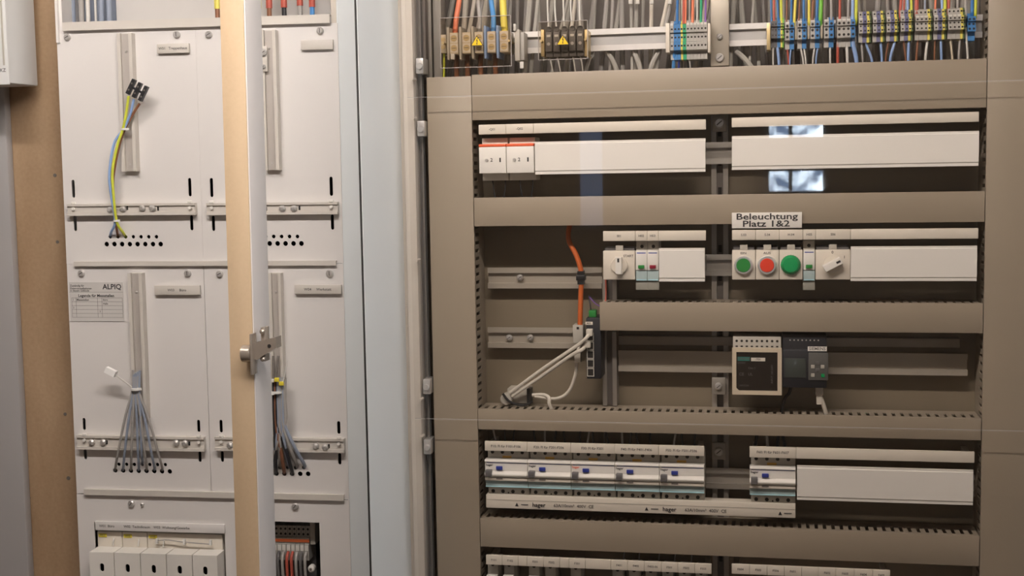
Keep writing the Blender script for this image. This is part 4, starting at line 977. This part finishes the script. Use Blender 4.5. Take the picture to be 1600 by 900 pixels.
# main supply terminals
a = R0.rect(699, 50, 797, 83, .0); 
mt_ = thing('main_terminals', 'row of beige screw terminals with blue and grey partitions under a clear cover', 'terminal strip', (a[0]+a[1])/2, .0, a[2])
zz1, zz0 = tz(49.5, 748), tz(83, 748)
for i, (xa, xb) in enumerate(((702.5, 716), (722, 735.5), (741.5, 755), (761, 774.5), (780.5, 794.5))):
    ua = RP(xa, 66, 0)[0]; ub = RP(xb, 66, 0)[0]; c = (ua+ub)/2
    q = MB().box(ua, ub, .0, .0445, zz0, zz1, .001).build('terminal', 'termbeige', mt_)
    for k in (.27, .73):
        z = zz0+(zz1-zz0)*k
        sc = MB().cyl((c, 0, z), (0,-1,0), .0049, .001, 18).build('clamp_screw', 'brass', q)
        subpart(MB().box(c-.0035, c+.0035, -.0013, -.001, z-.0005, z+.0005), 'screw_slot', 'recess', sc)
        MB().plate([(ua+.0006, z-.0068), (ub-.0006, z-.0068), (ub-.0006, z+.0068), (ua+.0006, z+.0068)], [circ(c, z, .0054, 16)], -.0006, 0).build('clamp_frame', 'device', q)
for x, mm in ((700, 'device_grey'), (719, 'device_grey'), (738.3, 'device_grey'), (758, 'wlblue'), (777.3, 'wlblue')):
    ua = RP(x-1.8, 66, -.004)[0]; ub = RP(x+1.8, 66, -.004)[0]
    MB().box(ua, ub, -.004, .04, tz(92, 748), tz(41, 748), .0006).build('partition', mm, mt_)
ua, ub = RP(687.5, 66, .01)[0], RP(697.5, 66, .01)[0]
et = MB().box(ua, ub, .01, .0445, tz(82, 692), tz(53, 692), .001).build('earth_terminal', 'termbeige', mt_)
for y in (62, 74): MB().cyl(((ua+ub)/2, .01, tz(y, 692, .01)), (0,-1,0), .0035, .001, 14).build('clamp_screw', 'brass', et)
ua, ub = RP(704, 88, -.002)[0], RP(710, 88, -.002)[0]; MB().box(ua, ub, -.002, .003, tz(93, 707), tz(84, 707), .0006).build('marker', 'wwhite', mt_)
G_ = 'main supply cores'
wire('thick red-brown supply core rising from the beige screw terminals', [(720,-40,.04), (717.5,0,.03), (713,28,.024), (711,54,.022)], .0043, 'worange', G_, 'supply_core', 'cable', 12)
wire('thick grey supply core rising from the beige screw terminals', [(745,-40,.04), (747.5,5,.03), (749.5,28,.024), (749,54,.022)], .0036, 'wgrey', G_, 'supply_core', 'cable', 12)
wire('thick blue supply core rising from the beige screw terminals', [(763,-40,.045), (768,5,.034), (771,28,.024), (771,54,.022)], .0042, 'wblue', G_, 'supply_core', 'cable', 12)
wire('thick green-yellow supply core rising from the beige screw terminals', [(785,-40,.045), (786,5,.03), (787,28,.024), (789,54,.022)], .0056, 'wyellow', G_, 'supply_core', 'cable', 12)
wire('green-yellow earth core leaving the beige earth terminal downwards', [(694,80,.024), (694,100,.024), (693.5,125,.03)], .0018, 'wgy')
for x in (714, 731, 752, 775): wire('dull brown core leaving the beige screw terminals downwards', [(x,80,.025), (x-1,100,.028), (x,125,.034)], .004, 'wbrown', 'cores below the main terminals', 'supply_core', 'cable')
def clear_cover(lab, xl_, yl, xr_, yr, bl, br, v, tri):
    u0 = RP(xl_, (yl+bl)/2, v)[0]; u1 = RP(xr_, (yr+br)/2, v)[0]; z1 = zav(xl_, yl, xr_, yr, v); z0 = zav(xl_, bl, xr_, br, v)
    t = thing('clear_cover', lab, 'clear cover', (u0+u1)/2, v, z0, R0, 'clear terminal covers')
    MB().box(u0, u1, v, v+.0012, z0, z1).build('sheet', 'cover', t)
    e = .0005
    MB().box(u0, u1, v-.0002, v+.002, z1-e, z1+e).box(u0, u1, v-.0002, v+.002, z0-e, z0+e).box(u1-e, u1+e, v-.0002, v+.002, z0, z1).box(u0-e, u0+e, v-.0002, v+.002, z0, z1).build('rim', 'plexi_edge', t)
    m = MB()
    for u in (u0+.004, u1-.004): m.cyl((u, v+.001, (z0+z1)/2), (0,1,0), .002, .046-v, 8)
    m.build('stud', 'brass', t)
    c, zc_ = RP(tri[0], tri[1], v); s_ = .0105; h = .0165
    tr = MB().add([(c-s_, v-.0005, zc_-h/2), (c+s_, v-.0005, zc_-h/2), (c, v-.0005, zc_+h/2), (c-s_, v-.0001, zc_-h/2), (c+s_, v-.0001, zc_-h/2), (c, v-.0001, zc_+h/2)], [(0,1,2),(3,5,4),(0,1,4,3),(1,2,5,4),(2,0,3,5)]).build('warning_triangle', 'ink', t)
    f = .84
    MB().add([(c-s_*f, v-.0007, zc_-h/2+.0009), (c+s_*f, v-.0007, zc_-h/2+.0009), (c, v-.0007, zc_+h/2-.0018)], [(0,1,2)]).build('yellow_field', 'warn', tr)
    b = [(.0008,.0045),(-.0016,-.0003),(0,-.0003),(-.0006,-.0042),(-.0014,-.0042),(.0002,-.0068),(.0010,-.0038),(.0003,-.0040),(.0016,.0007),(.0002,.0007),(.0018,.0045)]
    MB().add([(c+x, v-.0009, zc_+z) for x, z in b], [tuple(range(len(b)))]).build('lightning_bolt', 'ink', tr)
clear_cover('larger clear cover with warning triangle over the beige screw terminals', 688, 28, 798.5, 24, 106, 103.5, -.012, (745.3, 63.5))
clear_cover('smaller clear cover with warning triangle over the black fuse terminals', 841, 35, 918, 31, 94, 91, -.012, (879.5, 62))
# end clamp
ec = thing('end_clamp', 'grey end clamp beside the beige screw terminals', 'end clamp', RP(811, 70, .01)[0], .01, tz(96, 811, .01))
a = R0.rect(804, 46, 812, 95, .005); MB().box(a[0], a[1], .005, .0445, a[2], a[3], .001).build('plate', 'device_grey', ec)
a = R0.rect(811, 50, 819, 94, .012); MB().box(a[0], a[1], .012, .0445, a[2], a[3], .001).build('body', 'termgrey', ec)
a = R0.rect(812, 96, 818, 107, .01); MB().box(a[0], a[1], .01, .016, a[2], a[3], .001).build('tag', 'wwhite', ec)
a = R0.rect(802, 37, 806, 48, .0); MB().box(a[0], a[1], .0, .004, a[2], a[3], .0008).build('marker', 'wwhite', ec)
# black fuse terminals
ft = thing('fuse_terminals', 'row of five black fuse terminals under a clear cover', 'terminal strip', RP(881, 70, 0)[0], 0, tz(94, 881))
for i in range(5):
    ua = RP(851+i*12.3, 66, 0)[0]; ub = RP(851+(i+1)*12.3, 66, 0)[0]; c = (ua+ub)/2
    q = MB().box(ua+.0005, ub-.0005, .006, .0445, tz(88, 881), tz(45, 881), .001).box(ua+.001, ub-.001, .0, .006, tz(80, 881), tz(49, 881), .001).build('terminal', 'termdark', ft)
    MB().cyl((c, .007, tz(44.5, 881)), (0,-1,0), .0042, .004, 12).build('cap', 'termdark', q)
    MB().box(c-.003, c+.003, -.0008, 0, tz(57, 881), tz(53.5, 881)).build('marker', 'wwhite', q)
    MB().cyl((c, 0, tz(68, 881)), (0,-1,0), .0026, .0008, 12).build('clamp_screw', 'steel', q)
    wire('thin white wire rising from the black fuse terminals', [(855.5+i*12.4, -30, .03), (855.5+i*12.4-(i % 2), 10, .022), (857+i*12.4, 44, .014)], .0013, 'wwhite', 'wires above the fuse terminals')
    if i != 2: wire('thin pale wire dropping from the black fuse terminals', [(858+i*12, 86, .014), (861+i*12, 98, .016), (866+i*11.5, 122, .03)], .0012, 'wwhite', 'wires below the fuse terminals')
for x0, x1 in ((845, 850.5), (913, 918)):
    a = R0.rect(x0, 46, x1, 88, .004); MB().box(a[0], a[1], .004, .0445, a[2], a[3], .001).build('end_bracket', 'brass', ft)
# spring terminals: generic builder
def term_group(lab, slices, x0, x1, y0, y1, v, upper=None, mark=True, grp='terminal groups on the upper rail'):
    wt = [{'termyellow': .62, 'termgreen': .45, 'wgreen': .5}.get(q, 1.0) for q in slices]; tot = sum(wt); acc = [sum(wt[:q])/tot for q in range(len(wt)+1)]; n = len(slices); ua = RP(x0, (y0+y1)/2, v)[0]; ub = RP(x1, (y0+y1)/2, v)[0]; w_ = (ub-ua)/n
    xm = (x0+x1)/2; z1 = RP(xm, y0, v)[1]; z0 = RP(xm, y1, v)[1]; H = z1-z0
    t = thing('terminal_group', lab, 'terminal strip', (ua+ub)/2, v, z0-.012, R0, grp)
    for i, mm in enumerate(slices):
        a = ua+acc[i]*(ub-ua)+.00015; b = ua+acc[i+1]*(ub-ua)-.00015; c = (a+b)/2
        q = MB().prism([(v+.010, z1), (v, z1-H*.06), (v, z1-H*.33), (v+.004, z1-H*.36), (v+.004, z1-H*.64), (v, z1-H*.67), (v, z0+H*.05), (v+.010, z0), (v+.010, z0-.012), (.0445, z0-.012), (.0445, z1+.004), (v+.010, z1+.004)], a, b).build('terminal', mm, t)
        k = MB()
        for f, dv in ((.22, 0), (.50, .004), (.80, 0)):
            k.cyl((c, v+dv+.0002, z1-H*f), (0,-1,0), min(w_*.3, .0021), .0005, 8)
        k.build('contact_opening', 'hole', q)
        if mark and mm == 'termgrey': MB().box(a+.0004, b-.0004, v-.0005, v+.003, z1-H*.09, z1-H*.01).build('marker', 'wwhite', q)
        if upper:
            zz = z1+upper
            MB().prism([(v+.016, zz), (v+.012, zz-.002), (v+.012, z1+.0045), (.0445, z1+.0045), (.0445, zz)], a, b).build('upper_tier', mm, q)
            MB().cyl((c, v+.0122, z1+upper*.55), (0,-1,0), min(w_*.3, .0021), .0005, 8).build('contact_opening', 'hole', q)
    return t
g, bl, gy, dk = 'termgrey', 'termblue', 'termyellow', 'termdark'
term_group('group of small grey, blue and yellow terminals beside the middle profile', [g, bl, bl, gy, 'wlgreen', g, g, g, g, g, g], 1047, 1105, 35, 80, .004)
for x0, x1 in ((1040, 1046.5), (1105.5, 1110)):
    a = R0.rect(x0, 36, x1, 82, .006); MB().box(a[0], a[1], .006, .0445, a[2], a[3], .001).build('end_bracket', 'device', label='pale end bracket of the small terminals, %s' % ('next to the bright rail' if x0 < 1100 else 'next to the middle profile'), cat='end clamp')
for x, xt, mm, lab, r in ((1058, 1060, 'blue', 'dark blue wire above the small terminals', .0022), (1068, 1068, 'wred', 'dark red wire above the small terminals', .0022), (1071, 1071, 'worange', 'bright red wire above the small terminals', .0014),
                   (1077, 1077, 'wgrey', 'thin grey wire above the small terminals', .0013), (1082, 1083, 'worange', 'orange-red wire above the small terminals', .0022), (1089, 1088, 'wwhite', 'thin white wire above the small terminals', .0013),
                   (1095, 1095, 'wlgreen', 'bright green wire above the small terminals', .002), (1102, 1102, 'wviolet', 'violet wire above the small terminals', .0016)):
    wire(lab, [(xt, -30, .03), (x+.5, 8, .02), (x, 38, .012)], r, mm, 'wires above the small terminals')
wire('blue wire below the small terminals', [(1054, 78, .016), (1053, 90, .016), (1052, 118, .03)], .0026, 'wblue'); wire('dark blue wire below the small terminals', [(1060, 78, .016), (1061, 92, .018), (1060, 118, .03)], .0016, 'bluebtn')
wire('black wire below the small terminals', [(1072, 80, .016), (1074, 95, .02), (1077, 120, .03)], .0011, 'wblack'); wire('white wire below the small terminals', [(1075, 84, .016), (1078, 100, .02), (1080, 122, .03)], .0009, 'wwhite')
# right-hand groups
a = R0.rect(1198, 36, 1204, 78, .006); MB().box(a[0], a[1], .006, .0445, a[2], a[3], .001).build('end_bracket', 'brass', label='brass-coloured end bracket where the long terminal row begins', cat='end clamp')
term_group('terminal group of dark, blue and green-yellow slices at the start of the row', [dk, dk, bl, gy, 'wgreen'], 1205, 1225, 31, 61, .004, mark=False)
names = ['first', 'second', 'third', 'fourth']
for i, (x0, x1, y0, y1) in enumerate(((1226.5, 1241, 34, 64), (1246, 1260.5, 32, 63), (1266, 1281, 31, 62), (1287.5, 1303, 30, 61))):
    term_group('pair of grey and blue terminals, %s after the green-yellow slices' % names[i], [g, bl], x0, x1, y0, y1, .004)
    a = R0.rect(x1+.8, y0+6, x1+4.6, y1-2, .014); MB().box(a[0], a[1], .014, .0445, a[2], a[3], .0006).build('earth_terminal', 'termbeige' if i != 3 else 'termdark', label='narrow terminal next to the %s grey and blue pair' % names[i], cat='terminal')
term_group('group of three grey and one blue terminal', [g, g, g, bl], 1308, 1336.5, 29, 60, .004)
b2, gn = 'termblue2', 'termgreen'
tall = [([g, b2, gy, gn], 1342, 1362, 28, 53), ([g, b2, gy, gn], 1364, 1383.5, 27, 52), ([g, b2, gy, gn], 1385.5, 1405, 26, 51), ([g, b2, gy, gn], 1407.5, 1427, 25, 50), ([g, g, g, gy, gn], 1430.5, 1457.5, 24.5, 49), ([g, b2, gy, gn], 1459.5, 1480, 23.5, 48), ([g, g, g, gy, gn], 1482, 1509, 22.5, 47)]
nm = ['first', 'second', 'third', 'fourth', 'fifth', 'sixth', 'seventh']
for i, (sl, x0, x1, y0, y1) in enumerate(tall):
    term_group('two-tier terminal group with yellow slice, %s after the grey and blue group' % nm[i], sl, x0, x1, y0, y1, .0, upper=.0115)
term_group('last two blue terminals of the row beside the vertical duct', [bl, bl], 1512, 1525, 24, 50, .006)
# coloured wires above the right groups
ws = [(1205.5,1203,'blue',.0013),(1209.5,1209,'wred',.0018),(1216,1212,'blue',.0016),(1221,1219,'wgy',.002),(1229,1230,'wbrown',.0013),(1236,1238,'blue',.0016),(1241,1246,'wyellow',.002),(1248,1252,'wbrown',.0013),(1256,1255,'blue',.002),(1264,1264,'wyellow',.002),
      (1269,1274,'wbrown',.0022),(1276,1279,'blue',.0022),(1282,1285,'wgreen',.003),(1289,1290,'recess',.003),(1299,1298,'wgrey',.002),(1312,1313,'wred',.0019),(1325,1327,'wgrey',.0017),(1332,1333,'wlblue',.0022),(1337.5,1339,'wgy',.0022),
      (1406,1411,'wred',.0022),(1412,1414,'wred',.0015),(1418.5,1417,'wlblue',.0018),(1424.5,1423,'wgy',.0018),(1432,1433,'wred',.003),(1445,1446,'bluegrey',.0015),(1461,1463,'worange',.0016),(1472,1471,'wlblue',.0018),(1476.5,1477,'wgy',.0022),(1482,1483,'wred',.0022),(1496,1496,'wgrey',.0016),(1509,1508,'wgrey',.0022),(1519,1520,'blue',.0026),(1524,1526,'wgy',.0022)]
cn = {'blue':'dark blue','wred':'dark red','wgy':'green-yellow','wbrown':'brown','wyellow':'yellow','wgreen':'bright green','recess':'black','wgrey':'grey','wlblue':'light blue','bluegrey':'blue-grey','worange':'orange'}
for x, xt, mm, r in ws:
    yb = 42-(x-1205)*.055
    wire('%s wire rising from the %s' % (cn[mm], 'single-tier terminals' if x < 1340 else 'two-tier terminals'), [(xt, -30, .03), ((x*.7+xt*.3), 6, .018), (x, yb-4, .014), (x, yb+4, .02)], r, mm, 'coloured wires above the long terminal row')
ws = [(1208,1208,'wwhite',.0013),(1215,1217,'wlblue',.0022),(1230,1232,'wred',.0013),(1236,1234,'wlblue',.0013),(1251,1255,'wwhite',.0014),(1256,1259,'wwhite',.0014),(1273,1270,'wwhite',.0013),(1278,1275,'wlblue',.0013),(1297,1297,'wwhite',.0016),(1309,1309,'wred',.0022),(1323,1324,'wwhite',.0022),(1333,1338,'wlblue',.0032),
      (1346,1348,'wgrey',.0016),(1353,1362,'wlblue',.0018),(1376,1378,'wlblue',.0018),(1388,1384,'wbrown',.0013),(1398,1391,'wlblue',.002),(1412,1415,'wbrown',.0014),(1420,1419,'wlblue',.002),(1434,1432,'wbrown',.0016),(1449,1446,'wwhite',.002),(1461,1460,'wbrown',.0013),(1470,1471,'wlblue',.0018),(1485,1488,'termbeige',.0016),(1500,1498,'wgrey',.0018),(1510,1512,'wwhite',.0016)]
cn.update({'wwhite':'pale', 'termbeige':'beige'})
for x, xt, mm, r in ws:
    yb = 66-(x-1205)*.055
    wire('%s wire dropping from the %s into the duct' % (cn[mm], 'single-tier terminals' if x < 1340 else 'two-tier terminals'), [(x, yb-6, .018), (x, yb+10, .016), (xt, 96-(x-1205)*.02, .018), (xt+1, 122, .03)], r, mm, 'coloured wires below the long terminal row')
# grey sheathed cables behind the terminal rail
rr = random.Random(3)
for i in range(80):
    x = 698+i*10.6+rr.uniform(-5, 5)
    if x > 1530: break
    v = rr.choice((.064, .072, .085, .10, .12)); dx = rr.uniform(-26, 10) if x < 1120 else rr.uniform(-10, 10); r = rr.choice((.0026, .0034, .0042, .0048)); 
    if 1106 < x < 1142: continue
    mm = rr.choice(('cablegrey', 'cablegrey', 'wgrey', 'cablewhite')) if x < 1210 else rr.choice(('wgrey', 'recess', 'cablegrey'))
    wire('grey sheathed cable running down behind the terminal rail', [(x-dx*.9, -40, v), (x-dx*.4, 20, v), (x+dx*.1, 70, v), (x+dx*.5, 128, v)], r, mm, 'grey cables behind the terminal rail', 'sheathed_cable', 'cable')
for i, (x, x2) in enumerate(((925, 912), (948, 968), (990, 1004), (1030, 1012), (1150, 1185))):
    wire('grey sheathed cable curving in front of the others below the bright rail', [(x, 80, .058), ((x+x2)/2, 96, .055), (x2, 122, .06)], .0042, 'cablegrey', 'curving cables below the rail', 'sheathed_cable', 'cable')
for x in (985, 996, 1018, 1046):
    a = R0.rect(x-3, -2, x+3, 6, .05); MB().box(a[0], a[1], .05, .056, a[2], a[3], .0008).build('cable_marker', 'wwhite', label='small white cable marker near the top of the grey cables', cat='marker', group='cable markers')
# ================================================================== CLEAR TOUCH GUARDS
pv = -.034
pu0 = RP(638, 155, pv)[0]+.0; pu0 = (RP(637, 155, pv)[0]+RP(648, 655, pv)[0])/2
pu1 = rx-.004
za = zav(637, 155, 1539, 127, pv); zbm = zav(648, 655.5, 1532, 673, pv)
for lab, z0, z1 in (('upper clear touch guard over the terminals', za+.001, 2.25), ('middle clear touch guard over the switch rows', zbm+.001, za-.001), ('lower clear touch guard over the breakers', .35, zbm-.001)):
    t = thing('touch_guard', lab, 'touch guard', (pu0+pu1)/2, pv, z0, R0, 'clear touch guards')
    MB().box(pu0, pu1, pv, pv+.0003, z0, z1).build('pane', 'plexi', t)
    e = .0007
    if z0 > .5: MB().box(pu0, pu1, pv, pv+.0012, z0, z0+e).build('lower_edge', 'plexi_edge', t)
    m = MB()
    for z in (z0+.03, (z0+z1)/2, z1-.03): m.cyl((pu0+.008, pv+.001, z), (0,1,0), .0025, .0215, 8)
    m.build('spacer', 'cream', t)
